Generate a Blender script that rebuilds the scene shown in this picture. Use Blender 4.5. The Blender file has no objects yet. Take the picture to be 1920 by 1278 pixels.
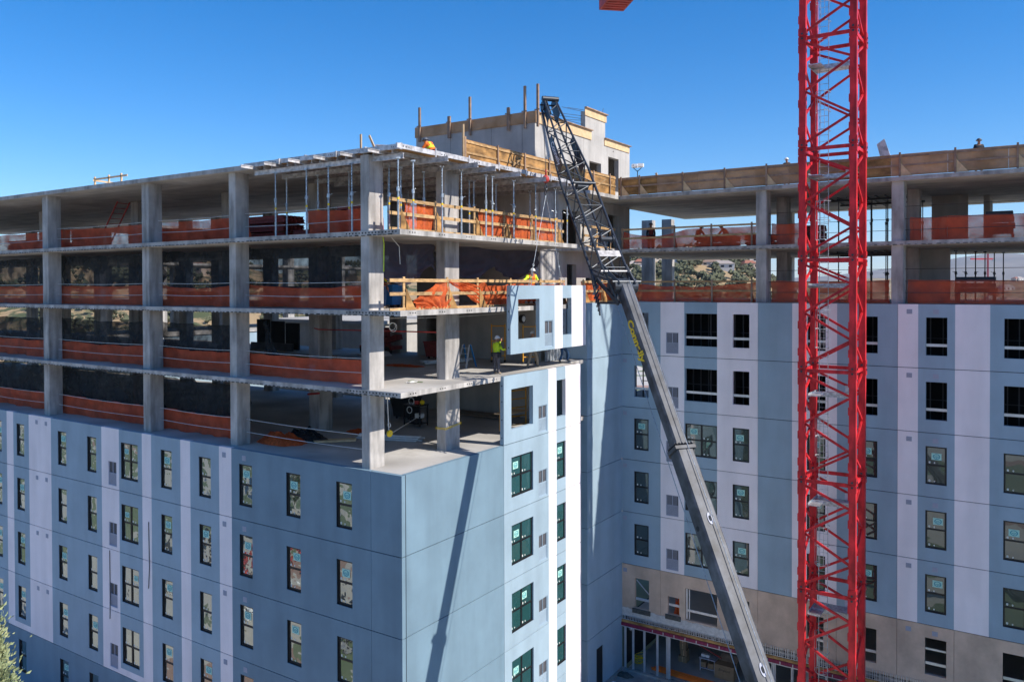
import bpy, math, random
from mathutils import Vector, Matrix, noise
random.seed(7)
C = bpy.context.scene.collection
sc = bpy.context.scene
# ---------------------------------------------------------------- camera
TH, PITCH, ROLL = .58310, -.0132, -.003
CAM = Vector((19.8902, -22.701, 6.9899))
cam = bpy.data.objects.new('camera', bpy.data.cameras.new('camera')); C.objects.link(cam)
cam.data.lens = 1520.36/1920*36; cam.data.sensor_width = 36
cam.data.shift_y = -(639-557.61)/1920
cam.data.clip_start = .5; cam.data.clip_end = 40000
R0 = Vector((math.cos(TH), math.sin(TH), 0)); F0 = Vector((-math.sin(TH), math.cos(TH), 0))
FW = F0*math.cos(PITCH)+Vector((0, 0, math.sin(PITCH))); U0 = R0.cross(FW)
RR = R0*math.cos(ROLL)+U0*math.sin(ROLL); UU = -R0*math.sin(ROLL)+U0*math.cos(ROLL)
M = Matrix((RR, UU, -FW)).transposed().to_4x4(); M.translation = CAM
cam.matrix_world = M; sc.camera = cam
# ---------------------------------------------------------------- light
SUN = Vector((1, .165, .88)).normalized()
w = bpy.data.worlds.new('World'); sc.world = w; w.use_nodes = True
nt = w.node_tree; sky = nt.nodes.new('ShaderNodeTexSky'); sky.sky_type = 'NISHITA'; sky.sun_disc = False
sky.sun_elevation = math.asin(SUN.z); sky.sun_rotation = math.atan2(SUN.x, SUN.y)
sky.altitude = 1500; sky.air_density = 1.0; sky.dust_density = .05; sky.ozone_density = 4
hs = nt.nodes.new('ShaderNodeHueSaturation'); hs.inputs['Saturation'].default_value = 1.40; hs.inputs['Hue'].default_value = .503; nt.links.new(sky.outputs[0], hs.inputs['Color'])
nt.links.new(hs.outputs[0], nt.nodes['Background'].inputs[0]); nt.nodes['Background'].inputs[1].default_value = .102
sl = bpy.data.lights.new('sun', 'SUN'); sl.energy = 3.75; sl.angle = math.radians(.53); sl.color = (1, .93, .84)
so = bpy.data.objects.new('sun', sl); C.objects.link(so); so.rotation_euler = (-SUN).to_track_quat('-Z', 'Y').to_euler()
sc.view_settings.view_transform = 'Standard'; sc.view_settings.look = 'None'
sc.view_settings.exposure = .82; sc.view_settings.gamma = 1
sc.cycles.max_bounces = 10; sc.cycles.diffuse_bounces = 8; sc.cycles.transparent_max_bounces = 24
# ---------------------------------------------------------------- materials
def mat(name, col, rough=.7, metal=0, var=.12, scale=2.0, bump=0, bscale=40, col2=None, spec=.4, stretch=None, dirt=None):
    m = bpy.data.materials.new(name); m.use_nodes = True; n = m.node_tree.nodes; l = m.node_tree.links
    b = n['Principled BSDF']; b.inputs['Roughness'].default_value = rough; b.inputs['Metallic'].default_value = metal
    b.inputs['Specular IOR Level'].default_value = spec
    tc = n.new('ShaderNodeTexCoord'); mp = n.new('ShaderNodeMapping'); l.new(tc.outputs['Object'], mp.inputs[0])
    if stretch: mp.inputs['Scale'].default_value = stretch
    t = n.new('ShaderNodeTexNoise'); t.inputs['Scale'].default_value = scale; t.inputs['Detail'].default_value = 6; t.inputs['Roughness'].default_value = .62
    l.new(mp.outputs[0], t.inputs[0])
    r = n.new('ShaderNodeValToRGB'); r.color_ramp.elements[0].position = .3; r.color_ramp.elements[1].position = .72
    c2 = col2 or tuple(c*(1-var*2.2) for c in col); c1 = col if col2 else tuple(min(1, c*(1+var)) for c in col)
    r.color_ramp.elements[0].color = (*c2, 1); r.color_ramp.elements[1].color = (*c1, 1)
    l.new(t.outputs[0], r.inputs[0]); out = r.outputs[0]
    if dirt:
        t2 = n.new('ShaderNodeTexNoise'); t2.inputs['Scale'].default_value = dirt[0]; t2.inputs['Detail'].default_value = 8
        mp2 = n.new('ShaderNodeMapping'); l.new(tc.outputs['Object'], mp2.inputs[0]); mp2.inputs['Scale'].default_value = dirt[2]
        l.new(mp2.outputs[0], t2.inputs[0])
        r2 = n.new('ShaderNodeValToRGB'); r2.color_ramp.elements[0].position = .42; r2.color_ramp.elements[1].position = .66
        r2.color_ramp.elements[0].color = (1, 1, 1, 1); r2.color_ramp.elements[1].color = (*[dirt[1]]*3, 1)
        l.new(t2.outputs[0], r2.inputs[0])
        mx = n.new('ShaderNodeMixRGB'); mx.blend_type = 'MULTIPLY'; mx.inputs[0].default_value = 1
        l.new(out, mx.inputs[1]); l.new(r2.outputs[0], mx.inputs[2]); out = mx.outputs[0]
    l.new(out, b.inputs['Base Color'])
    if bump:
        t3 = n.new('ShaderNodeTexNoise'); t3.inputs['Scale'].default_value = bscale; t3.inputs['Detail'].default_value = 4
        l.new(tc.outputs['Object'], t3.inputs[0])
        bp = n.new('ShaderNodeBump'); bp.inputs['Strength'].default_value = bump; bp.inputs['Distance'].default_value = .02
        l.new(t3.outputs[0], bp.inputs['Height']); l.new(bp.outputs[0], b.inputs['Normal'])
    return m
def panelvar(m, amt=.07):
    n = m.node_tree.nodes; l = m.node_tree.links; b = n['Principled BSDF']; src = b.inputs['Base Color'].links[0].from_socket
    oi = n.new('ShaderNodeObjectInfo'); mr = n.new('ShaderNodeMapRange'); mr.inputs['To Min'].default_value = 1-amt; mr.inputs['To Max'].default_value = 1+amt
    l.new(oi.outputs['Random'], mr.inputs[0]); mx = n.new('ShaderNodeMixRGB'); mx.blend_type = 'MULTIPLY'; mx.inputs[0].default_value = 1
    l.new(src, mx.inputs[1]); l.new(mr.outputs[0], mx.inputs[2]); l.new(mx.outputs[0], b.inputs['Base Color'])
def netmat(name, col, opacity, scale=9, lo=.75, hi=1.15):
    m = mat(name, col, .8, var=.2, scale=1.2); n = m.node_tree.nodes; l = m.node_tree.links
    tr = n.new('ShaderNodeBsdfTransparent'); mx = n.new('ShaderNodeMixShader'); o = n['Material Output']; b = n['Principled BSDF']
    tl = n.new('ShaderNodeBsdfTranslucent'); a = n.new('ShaderNodeMixShader'); a.inputs[0].default_value = .4
    tl.inputs[0].default_value = (*col, 1); l.new(b.outputs[0], a.inputs[1]); l.new(tl.outputs[0], a.inputs[2])
    t = n.new('ShaderNodeTexNoise'); t.inputs['Scale'].default_value = scale; t.inputs['Detail'].default_value = 5
    tc = n['Texture Coordinate']; l.new(tc.outputs['Object'], t.inputs[0])
    mr = n.new('ShaderNodeMapRange'); mr.inputs['From Min'].default_value = .35; mr.inputs['From Max'].default_value = .65
    mr.inputs['To Min'].default_value = opacity*lo; mr.inputs['To Max'].default_value = min(1, opacity*hi)
    l.new(t.outputs[0], mr.inputs[0]); l.new(mr.outputs[0], mx.inputs[0]); l.new(tr.outputs[0], mx.inputs[1]); l.new(a.outputs[0], mx.inputs[2])
    l.new(mx.outputs[0], o.inputs['Surface']); return m
def glassmat(name, col, refl, tint=(1, 1, 1), dist=.25, sc_=1.3):
    m = bpy.data.materials.new(name); m.use_nodes = True; n = m.node_tree.nodes; l = m.node_tree.links
    b = n['Principled BSDF']; b.inputs['Base Color'].default_value = (*col, 1); b.inputs['Roughness'].default_value = .25
    g = n.new('ShaderNodeBsdfGlossy'); g.inputs['Roughness'].default_value = .015; g.inputs['Color'].default_value = (*tint, 1)
    mx = n.new('ShaderNodeMixShader'); fr = n.new('ShaderNodeFresnel'); fr.inputs[0].default_value = 1.5
    ad = n.new('ShaderNodeMath'); ad.operation = 'ADD'; ad.inputs[1].default_value = refl; ad.use_clamp = True
    l.new(fr.outputs[0], ad.inputs[0]); l.new(ad.outputs[0], mx.inputs[0]); l.new(b.outputs[0], mx.inputs[1]); l.new(g.outputs[0], mx.inputs[2])
    geo = n.new('ShaderNodeNewGeometry'); t = n.new('ShaderNodeTexNoise'); t.inputs['Scale'].default_value = sc_; t.inputs['Detail'].default_value = 1.5
    l.new(geo.outputs['Position'], t.inputs[0]); bp = n.new('ShaderNodeBump'); bp.inputs['Strength'].default_value = dist; bp.inputs['Distance'].default_value = .06
    l.new(t.outputs[0], bp.inputs['Height']); l.new(bp.outputs[0], g.inputs['Normal'])
    l.new(mx.outputs[0], n['Material Output'].inputs[0]); return m
K = {}
K['conc'] = mat('concrete', (.50, .475, .445), .85, var=.12, scale=1.1, bump=.35, bscale=25, dirt=(1.6, .55, (1.6, 1.6, .28)))
K['soffit'] = mat('concrete_soffit', (.62, .57, .51), .85, var=.14, scale=.7, bump=.15, dirt=(.6, .7, (.25, 1.6, 1)))
K['deck'] = mat('concrete_deck', (.54, .52, .49), .8, var=.14, scale=.9, bump=.15, dirt=(.45, .62, (1, 1, 1)))
K['core'] = mat('core_concrete', (.50, .475, .44), .85, var=.09, scale=.8, bump=.2, dirt=(1.3, .86, (1.6, 1.6, .14)))
K['slate'] = mat('slate_paint', (.185, .285, .36), .75, var=.06, scale=.6, bump=.3, bscale=60, dirt=(.8, .87, (1.4, 1.4, .2)))
K['blue'] = mat('pale_blue_paint', (.325, .435, .515), .75, var=.05, scale=.6, bump=.3, bscale=60, dirt=(.8, .88, (1.2, 1.2, .22)))
K['white'] = mat('white_paint', (.90, .83, .84), .75, var=.03, scale=.6, bump=.3, bscale=60, dirt=(.9, .9, (1.2, 1.2, .2)))
K['taupe'] = mat('taupe_coat', (.66, .49, .37), .85, var=.09, scale=1.2, bump=.4, bscale=50, dirt=(.9, .8, (1, 1, .5)))
K['joint'] = mat('joint_sealant', (.02, .025, .03), .8)
K['black'] = mat('black_frame', (.012, .013, .015), .45, var=.1)
K['glass'] = glassmat('window_glass', (.012, .022, .022), .26, (.9, 1, .95), .5, 1.6)
K['tealglass'] = glassmat('teal_glass', (.018, .075, .075), .03, (.8, 1, 1), .15)
K['sticker'] = mat('sticker_paper', (.42, .72, .62), .6, var=.04)
K['teal'] = mat('sticker_ink', (.0, .25, .33), .6, var=.03)
K['tag'] = mat('paper_tag', (.75, .76, .72), .6, var=.05)
K['grille'] = mat('grille_metal', (.36, .38, .46), .5, var=.05)
K['grilledark'] = mat('grille_dark', (.10, .10, .11), .6)
K['bluegrille'] = mat('painted_grille', (.34, .44, .53), .55, var=.05)
K['galv'] = mat('galvanised_steel', (.55, .60, .64), .4, .6, var=.12, scale=8, dirt=(9, .6, (1, 1, 1)))
K['galvlite'] = mat('steel_stud', (.62, .64, .66), .35, .5, var=.08, scale=3)
K['alu'] = mat('aluminium_beam', (.62, .60, .60), .5, .3, var=.1, scale=4, dirt=(5, .55, (1, 1, 1)))
K['yellow'] = mat('yellow_paint', (.75, .36, .02), .5, var=.1)
K['brightyellow'] = mat('signal_yellow', (.85, .6, .02), .5, var=.05)
K['red'] = mat('crane_red', (.86, .026, .036), .5, var=.22, scale=1.1, dirt=(3.5, .55, (1, 1, .3)), spec=.35)
K['redlite'] = mat('faded_red', (.55, .06, .05), .6, var=.15, dirt=(6, .6, (.2, 1, 1)))
K['rust'] = mat('red_brown_steel', (.30, .045, .035), .6, var=.2, scale=6)
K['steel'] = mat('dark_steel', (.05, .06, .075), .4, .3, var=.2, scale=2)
K['boom'] = mat('boom_steel', (.098, .108, .128), .5, 0, spec=.3, var=.3, scale=1.6, stretch=(1, 1, 1), dirt=(2, .6, (1, 1, 1)))
K['wood'] = mat('timber', (.56, .35, .16), .75, var=.22, scale=3, stretch=(1, 1, 6), dirt=(4, .7, (1, 1, 1)))
K['woodpale'] = mat('pale_timber', (.72, .50, .28), .75, var=.12, scale=3)
K['woodgrey'] = mat('weathered_timber', (.34, .23, .16), .8, var=.2, scale=3)
K['ply'] = mat('plywood', (.50, .27, .09), .7, var=.3, scale=1.2, stretch=(1, 1, 3), dirt=(1.2, .55, (1, 1, 1)))
K['plygrey'] = mat('weathered_plywood', (.66, .36, .16), .75, var=.25, scale=1, col2=(.42, .28, .18), stretch=(1, 1, 2), dirt=(1.0, .6, (1, 1, 1)))
K['netor'] = netmat('orange_mesh', (1.0, .15, .06), .86, 1.3, .8, 1.1)
K['netsun'] = netmat('orange_mesh_bunched', (.95, .17, .04), .93)
K['netbk'] = netmat('black_mesh', (.020, .028, .036), .86, 1.6, .82, 1.12)
K['netpur'] = netmat('dark_mesh_bunched', (.10, .09, .115), .97, 1.5, .97, 1.03)
K['cable'] = mat('white_rope', (.75, .75, .72), .6, var=.1)
K['darkrope'] = mat('wire_rope_dark', (.06, .06, .06), .5)
K['skin'] = mat('skin', (.42, .22, .14), .6, var=.05)
K['hatw'] = mat('helmet_white', (.8, .8, .8), .35, var=.03)
K['hatd'] = mat('helmet_dark', (.10, .11, .13), .4, var=.1)
K['hi'] = mat('hi_vis_yellow', (.62, .85, .03), .7, var=.08, scale=8)
K['hior'] = mat('hi_vis_orange', (.95, .20, .02), .7, var=.08, scale=8)
K['jean'] = mat('denim', (.06, .14, .28), .8, var=.2, scale=10)
K['khaki'] = mat('khaki_cloth', (.33, .27, .20), .8, var=.15, scale=10)
K['greycl'] = mat('grey_cloth', (.12, .11, .12), .8, var=.2, scale=10)
K['darkcl'] = mat('dark_cloth', (.03, .035, .045), .8, var=.2)
K['card'] = mat('cardboard', (.36, .23, .13), .8, var=.1, scale=4)
K['ladderblue'] = mat('ladder_blue', (.02, .22, .55), .5)
K['white_pl'] = mat('white_plastic', (.8, .8, .82), .45, var=.04)
K['foil'] = mat('crumpled_foil', (.8, .8, .8), .25, .8, var=.2)
K['ins'] = mat('insulation_plaster', (.62, .60, .57), .9, var=.12, scale=5, bump=.8, bscale=12)
K['magenta'] = mat('primer_magenta', (.26, .02, .07), .6, var=.2, scale=8)
K['mortar'] = mat('wet_mortar', (.10, .10, .09), .9, var=.2, scale=8, bump=.8)
K['darkint'] = mat('dark_board_and_shade', (.02, .024, .028), .8)  # real dark boards; on interior walls the near-black stands in for shade
for q in ('slate', 'blue', 'white', 'taupe', 'conc', 'core'): panelvar(K[q], .045)
for q in ('wood', 'ply', 'plygrey', 'woodgrey', 'alu', 'galv', 'rust'): panelvar(K[q], .16)
# ---------------------------------------------------------------- mesh helper
class MB:
    def __init__(s): s.v = []; s.f = []; s.m = []
    def face(s, pts, mi=0):
        b = len(s.v); s.v += [tuple(p) for p in pts]; s.f.append(tuple(range(b, b+len(pts)))); s.m.append(mi)
    def hexa(s, p, mi=0):
        b = len(s.v); s.v += [tuple(q) for q in p]
        for q in ((3, 2, 1, 0), (4, 5, 6, 7), (0, 1, 5, 4), (1, 2, 6, 5), (2, 3, 7, 6), (3, 0, 4, 7)):
            s.f.append(tuple(b+i for i in q)); s.m.append(mi)
        return s
    def box(s, x0, x1, y0, y1, z0, z1, mi=0):
        return s.hexa([(x0, y0, z0), (x1, y0, z0), (x1, y1, z0), (x0, y1, z0), (x0, y0, z1), (x1, y0, z1), (x1, y1, z1), (x0, y1, z1)], mi)
    def beam(s, a, b, w_, h, mi=0, up=(0, 0, 1)):
        a = Vector(a); b = Vector(b); d = (b-a).normalized(); up = Vector(up)
        if abs(d.dot(up)) > .98: up = Vector((0, 1, 0))
        r = d.cross(up).normalized()*w_/2; u = r.cross(d).normalized()*h/2
        return s.hexa([a-r-u, a+r-u, b+r-u, b-r-u, a-r+u, a+r+u, b+r+u, b-r+u], mi)
    def tube(s, a, b, r0, r1=None, n=8, mi=0, cap=True):
        if r1 is None: r1 = r0
        a = Vector(a); b = Vector(b); d = (b-a).normalized(); up = Vector((0, 0, 1)) if abs(d.z) < .95 else Vector((1, 0, 0))
        e = d.cross(up).normalized(); g = d.cross(e); k = len(s.v)
        for c, r in ((a, r0), (b, r1)):
            for i in range(n):
                t = 2*math.pi*i/n; s.v.append(tuple(c+e*r*math.cos(t)+g*r*math.sin(t)))
        for i in range(n):
            j = (i+1) % n; s.f.append((k+i, k+j, k+n+j, k+n+i)); s.m.append(mi)
        if cap:
            s.f.append(tuple(k+i for i in range(n))[::-1]); s.m.append(mi); s.f.append(tuple(k+n+i for i in range(n))); s.m.append(mi)
        return s
    def path(s, pts, r, n=6, mi=0):
        for i in range(len(pts)-1): s.tube(pts[i], pts[i+1], r, n=n, mi=mi)
        return s
    def ring(s, c, ax1, ax2, R, r, n=12, mi=0):
        c = Vector(c); a1 = Vector(ax1); a2 = Vector(ax2)
        p = [c+a1*R*math.cos(2*math.pi*i/n)+a2*R*math.sin(2*math.pi*i/n) for i in range(n+1)]
        return s.path(p, r, 5, mi)
    def ball(s, c, r, mi=0, sx=1, sy=1, sz=1, nu=10, nv=7, half=False):
        k = len(s.v); v1 = nv//2 if half else nv
        for j in range(nv+1):
            ph = math.pi*j/nv*(.5 if half else 1)
            for i in range(nu):
                t = 2*math.pi*i/nu; s.v.append((c[0]+r*sx*math.sin(ph)*math.cos(t), c[1]+r*sy*math.sin(ph)*math.sin(t), c[2]+r*sz*math.cos(ph)))
        for j in range(nv):
            for i in range(nu):
                i2 = (i+1) % nu; s.f.append((k+j*nu+i, k+(j+1)*nu+i, k+(j+1)*nu+i2, k+j*nu+i2)); s.m.append(mi)
        return s
    def prism(s, poly, d0, d1, fn, mi=0):
        n = len(poly); k = len(s.v)
        for d in (d0, d1): s.v += [tuple(fn(p[0], p[1], d)) for p in poly]
        s.f.append(tuple(range(k, k+n))); s.m.append(mi); s.f.append(tuple(range(k+n, k+2*n))[::-1]); s.m.append(mi)
        for i in range(n):
            j = (i+1) % n; s.f.append((k+i, k+n+i, k+n+j, k+j)); s.m.append(mi)
        return s
    def grid(s, fn, nu, nv, mi=0):
        k = len(s.v)
        for j in range(nv+1):
            for i in range(nu+1): s.v.append(tuple(fn(i/nu, j/nv)))
        for j in range(nv):
            for i in range(nu):
                a = k+j*(nu+1)+i; s.f.append((a, a+1, a+nu+2, a+nu+1)); s.m.append(mi)
        return s
    def build(s, name, mats, parent=None, world=True, smooth=False, label=None, fixn=False):
        if not isinstance(mats, (list, tuple)): mats = [mats]
        off = Vector((0, 0, 0))
        if parent is not None and world: off = rootloc(parent)
        me = bpy.data.meshes.new(name); me.from_pydata([tuple(Vector(q)-off) for q in s.v], [], s.f)
        for q in mats: me.materials.append(K[q] if isinstance(q, str) else q)
        me.polygons.foreach_set('material_index', s.m)
        if smooth: me.polygons.foreach_set('use_smooth', [True]*len(s.f))
        if fixn:
            import bmesh
            bm = bmesh.new(); bm.from_mesh(me); bmesh.ops.remove_doubles(bm, verts=bm.verts, dist=1e-4)
            bmesh.ops.recalc_face_normals(bm, faces=bm.faces); bm.to_mesh(me); bm.free()
        me.update(); o = bpy.data.objects.new(name, me); C.objects.link(o)
        if parent is not None: o.parent = parent
        if label: o['label'] = label
        return o
LOC = {}
def rootloc(p):
    v = Vector((0, 0, 0))
    while p is not None: v = v+p.location; p = p.parent
    return v
def tag(o, label=None, cat=None, group=None, kind=None):
    if label: o['label'] = label
    if cat: o['category'] = cat
    if group: o['group'] = group
    if kind: o['kind'] = kind
    return o
def thing(name, label, cat, loc=(0, 0, 0), group=None, rz=0):
    o = bpy.data.objects.new(name, None); C.objects.link(o); o.location = loc; o.rotation_euler = (0, 0, rz); o.empty_display_size = .3
    return tag(o, label, cat, group)
def copy_tree(o, loc=None, rz=None, parent=None):
    c = o.copy(); C.objects.link(c); c.parent = parent
    for ch in list(o.children): copy_tree(ch, parent=c)
    if loc is not None: c.location = loc
    if rz is not None: c.rotation_euler = (0, 0, rz)
    return c
ORD = ['first', 'second', 'third', 'fourth', 'fifth', 'sixth', 'seventh', 'eighth', 'ninth', 'tenth', 'eleventh', 'twelfth', 'thirteenth', 'fourteenth', 'fifteenth', 'sixteenth', 'seventeenth', 'eighteenth', 'nineteenth', 'twentieth']
H = 3.05
# ================================================================ BUILDING
B = thing('apartment_building', 'long mid-rise apartment building under construction, blue and white panels below bare concrete decks', 'building')
def slab_edge_noise(): return random.uniform(-.004, .004)
T = .2
def slab(z, rects, name='floor_slab', t=T, label=None, marks=False):
    m = MB()
    for (x0, x1, y0, y1) in rects: m.box(x0, x1, y0, y1, z-t, z)
    m.m = [0 if (i % 6) in (2, 3, 4, 5) else (1 if (i % 6) == 1 else 2) for i in range(len(m.f))]
    if marks:                                           # dashed form marks and tie holes on the slab edges
        x = -44
        while x < -.4:
            d = random.uniform(.10, .22); m.box(x, x+d, .143, .1498, z-T+.005, z-T+random.uniform(.03, .05), 3); x += d+random.uniform(.06, .16)
        for i in range(16): x = -2.9+i*.17; m.tube((x, .1495, z-.085), (x, .144, z-.085), .035, n=8, mi=3)
        for i in range(7):
            for dy in (0, .16, .3): y = .7+i*1.8+dy; m.tube((-.1495, y, z-.09), (-.144, y, z-.09), .03, n=8, mi=3)
        x = -.6
        while x < 24: d = random.uniform(.08, .2); m.box(x, x+d, 20.343, 20.3498, z-T+.01, z-T+random.uniform(.03, .05), 3); x += d+random.uniform(.08, .2)
    return m.build(name, ['conc', 'deck', 'soffit', 'joint'], B, label=label)
LX0 = -62
def lrects(z): return [(LX0, -.15, .15, 13.85)] + ([(LX0, -.95, 13.85, 15.2), (-10.7, -.95, 15.2, 20.35)] if z < 6 else [(LX0, -2.42, 13.85, 15.2), (-10.7, -2.42, 15.2, 16.1), (-10.7, -.95, 16.1, 20.35)]) + [(-3, -.95, 20.35, 35.8), (-.95, 44, 20.35, 35.8)]
for z in (3.05, 6.1, 9.15): slab(z, lrects(z), marks=True)
slab(0, [(LX0, -.2, .2, 13.85), (LX0, -.95, 13.85, 15.2), (-10.7, -.95, 15.2, 20.4), (-3, -.95, 20.4, 35.8), (-.95, 44, 20.4, 35.8)])
# roof: poured to x=-8.6 on the left wing and over the right wing
slab(12.25, [(LX0, -8.6, .15, 15.2), (-10.7, -2.6, 13.85, 15.2), (-8.6, -.2, 13.2, 13.85), (-2.6, -.95, 16.1, 20.3), (-10.7, -2.6, 15.2, 25.2), (-3, -2.6, 25.2, 35.8), (-2.6, 44, 20.3, 35.8)], 'roof_slab')
for z in (-3.05, -6.1, -9.15, -12.2, -15.25): slab(z, [(-.45, 44, 20.45, 35.3)])
for z in (-3.05, -6.1, -9.15): slab(z, [(LX0, -.3, .3, 13.6)])
# ---- columns
def column(x0, x1, y0, y1, z0, z1, name='column'):
    m = MB(); zs = [z0]; 
    for z in (0, 3.05, 6.1, 9.15):
        if z0 < z < z1: zs.append(z)
    c = .025
    m.prism([(x0+c, y0), (x1-c, y0), (x1, y0+c), (x1, y1-c), (x1-c, y1), (x0+c, y1), (x0, y1-c), (x0, y0+c)], z0, z1, lambda a, b, d: (a, b, d))
    return m.build(name, ['conc'], B, fixn=True)
for (x0, x1) in ((-36, -35.4), (-26.4, -25.83), (-17.0, -16.43), (-10.39, -9.93), (-2.21, -1.76)):
    column(x0, x1, .42 if x1 < -3 else .2, 1.16 if x1 < -3 else 1.03, 0, 12.06)
column(-1.95, -1.45, 4.5, 5.5, 0, 12.0)
column(-3.02, -2.5, 13.98, 15.95, 0, 12.05, 'wall_pier')
for x0 in (-46, -36, -25.4, -17.0, -10.35):
    column(x0, x0+.7, 5.0, 5.9, 0, 12.05)
for x0 in (-56.5, -51, -45.5, -40.5, -34, -30.2, -24.6, -18.6, -13.2):
    column(x0, x0+.9, 14.0, 14.6, 0, 12.05)
for x0 in (6.95, 13.55, 20.1, 27): column(x0, x0+.55, 20.5, 21.4, 6.1, 12.05)
for x0 in (6.9, 13.7, 20.2): column(x0, x0+.6, 24.6, 25.4, 6.1, 12.05)
for (a, b) in ((-6.2, -5.3), (-4.55, -3.75)): column(a, b, 35, 35.6, 3.05, 12.05)
for x0 in (4.5, 12.2, 19, 26): column(x0, x0+.7, 34.6, 35.4, 3.05, 12.05)
# shear walls beyond the right hand columns
m = MB(); m.box(14.4, 16.2, 29.0, 29.25, 9.15, 12.05); m.box(16.9, 17.2, 30, 33, 9.15, 12.05); m.build('inner_wall', ['core'], B)
m = MB(); m.box(13.2, 15.6, 26.0, 26.25, 6.1, 8.95); m.build('inner_wall', ['core'], B)
# ---- core (stair tower)
core = MB()
CX0, CX1, CY0, CY1 = -10.7, -2.6, 13.63, 25.2
def wallholes(m, axis, off, u0, u1, z0, z1, holes, t, mi=0, inward=1, matfn=None, edges=(), zedges=()):
    """slab of wall with rectangular holes. axis 'x': wall lies in plane x=off, u=y, thickness towards -x*inward; 'y': u=x, thickness towards +y*inward"""
    us = sorted(set([u0, u1]+[round(h[i], 4) for h in holes for i in (0, 1) if u0 < h[i] < u1]+[e for e in edges if u0 < e < u1]))
    zs = sorted(set([z0, z1]+[round(h[i], 4) for h in holes for i in (2, 3) if z0 < h[i] < z1]+[e for e in zedges if z0 < e < z1]))
    def P(u, d, z): return (off-d*inward, u, z) if axis == 'x' else (u, off+d*inward, z)
    def solid(i, j):
        if i < 0 or j < 0 or i >= len(us)-1 or j >= len(zs)-1: return False
        uc = (us[i]+us[i+1])/2; zc = (zs[j]+zs[j+1])/2
        return not any(h[0] < uc < h[1] and h[2] < zc < h[3] for h in holes)
    for i in range(len(us)-1):
        for j in range(len(zs)-1):
            if not solid(i, j): continue
            a, b, c, d = us[i], us[i+1], zs[j], zs[j+1]; k = matfn((a+b)/2, (c+d)/2) if matfn else mi
            m.face([P(a, 0, c), P(b, 0, c), P(b, 0, d), P(a, 0, d)], k)
            m.face([P(b, t, c), P(a, t, c), P(a, t, d), P(b, t, d)], mi)
            if not solid(i-1, j): m.face([P(a, t, c), P(a, 0, c), P(a, 0, d), P(a, t, d)], k)
            if not solid(i+1, j): m.face([P(b, 0, c), P(b, t, c), P(b, t, d), P(b, 0, d)], k)
            if not solid(i, j-1): m.face([P(a, t, c), P(b, t, c), P(b, 0, c), P(a, 0, c)], k)
            if not solid(i, j+1): m.face([P(a, 0, d), P(b, 0, d), P(b, t, d), P(a, t, d)], k)
# core walls below the roof, storey by storey openings on the +x side
holes = [(17.0, 18.1, 6.1, 8.25), (22.1, 23.45, 9.15, 11.4), (16.5, 18.6, 9.15, 11.3), (22.1, 23.4, 6.1, 8.2), (19.2, 20.2, 6.1, 7.5)]
m = MB(); wallholes(m, 'x', CX1, CY0+.0, CY1, 0, 12.05, holes, .3); m.build('core_wall', ['core'], B, fixn=True)
m = MB(); wallholes(m, 'y', CY0, CX0, CX1-.3, 0, 12.05, [(-10.0, -9.2, 3.05, 5.2)], .3); m.build('core_wall', ['core'], B, fixn=True)
m = MB(); m.box(CX0, CX0+.3, CY0+.3, CY1, 0, 12.05); m.box(CX0+.3, CX1-.3, CY1-.3, CY1, 0, 12.05); m.build('core_wall', ['core'], B)
# penthouse
PH = MB()
zt = 15.95
wallholes(PH, 'x', CX1, CY0, CY1, 12.25, zt, [(19.7, 21.2, 13.55, 14.38), (22.15, 23.6, 12.9, 14.95)], .3)
PH.box(CX1-.3, CX1, 19.2, 21.75, zt+.003, 17.2)
wallholes(PH, 'y', CY0+.002, CX0, CX1-.302, 12.25, zt-.004, [], .3)
PH.box(CX0, CX0+.3, CY0+.31, CY1-.31, 12.25, zt-.006); PH.box(CX0+.0, CX1-.302, CY1-.3, CY1-.002, 12.25, zt-.004)
PH.build('stair_tower_wall', ['core'], B, fixn=True)
m = MB(); m.box(CX0+.3, CX1-.31, CY0+.31, CY1-.31, 15.2, 15.4); m.build('stair_tower_roof', ['deck'], B)
m = MB()
for z in (12.9,): 
    for y in (16.3, 19.0, 22.0): m.box(CX1+.0005, CX1+.003, y, y+.012, 12.3, 15.9)
for x in (-8.2, -5.4, -3.4): m.box(x, x+.012, CY0-.0015, CY0+.001, 12.3, 15.9)
m.tube((CX1+.001, 22.85, 15.35), (CX1+.004, 22.85, 15.35), .05, n=8)
m.build('wall_joint', ['joint'], B)
# ---- facade panels
LS = [-62, -52, -45, -44.2, -38, -36, -31.5, -29.73, -28.97, -27.24, -24.88, -19.99, -18.43, -16.48, -15.72, -13.44, -12.70, -10.63, -9.78, -1.55, 0]
LC = {(-52, -45): 2, (-44.2, -38): 2, (-36, -31.5): 1, (-29.73, -28.97): 2, (-27.24, -24.88): 2, (-19.99, -18.43): 2, (-16.48, -15.72): 2, (-13.44, -12.70): 2, (-10.63, -9.78): 2}
def lcol(u, z):
    if z < -12.2: return 0
    if u > -9.78: return 0
    for (a, b), k in LC.items():
        if a < u < b: return k
    if z < -11.85 and -29.73 < u < -24.88: return 2
    if z < -11.85 and -19.99 < u < -15.72: return 2
    return 1
NARROW_L = [-43.2, -40.5, -34.2, -31.2, -28.62, -24.2, -21.33, -14.97, -12.08, -9.28, -6.29, -3.4]
WZ0, WZ1 = -2.42, -.62
G = .03
wins = []   # (kind, facade, u, ztop, glass)
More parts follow.
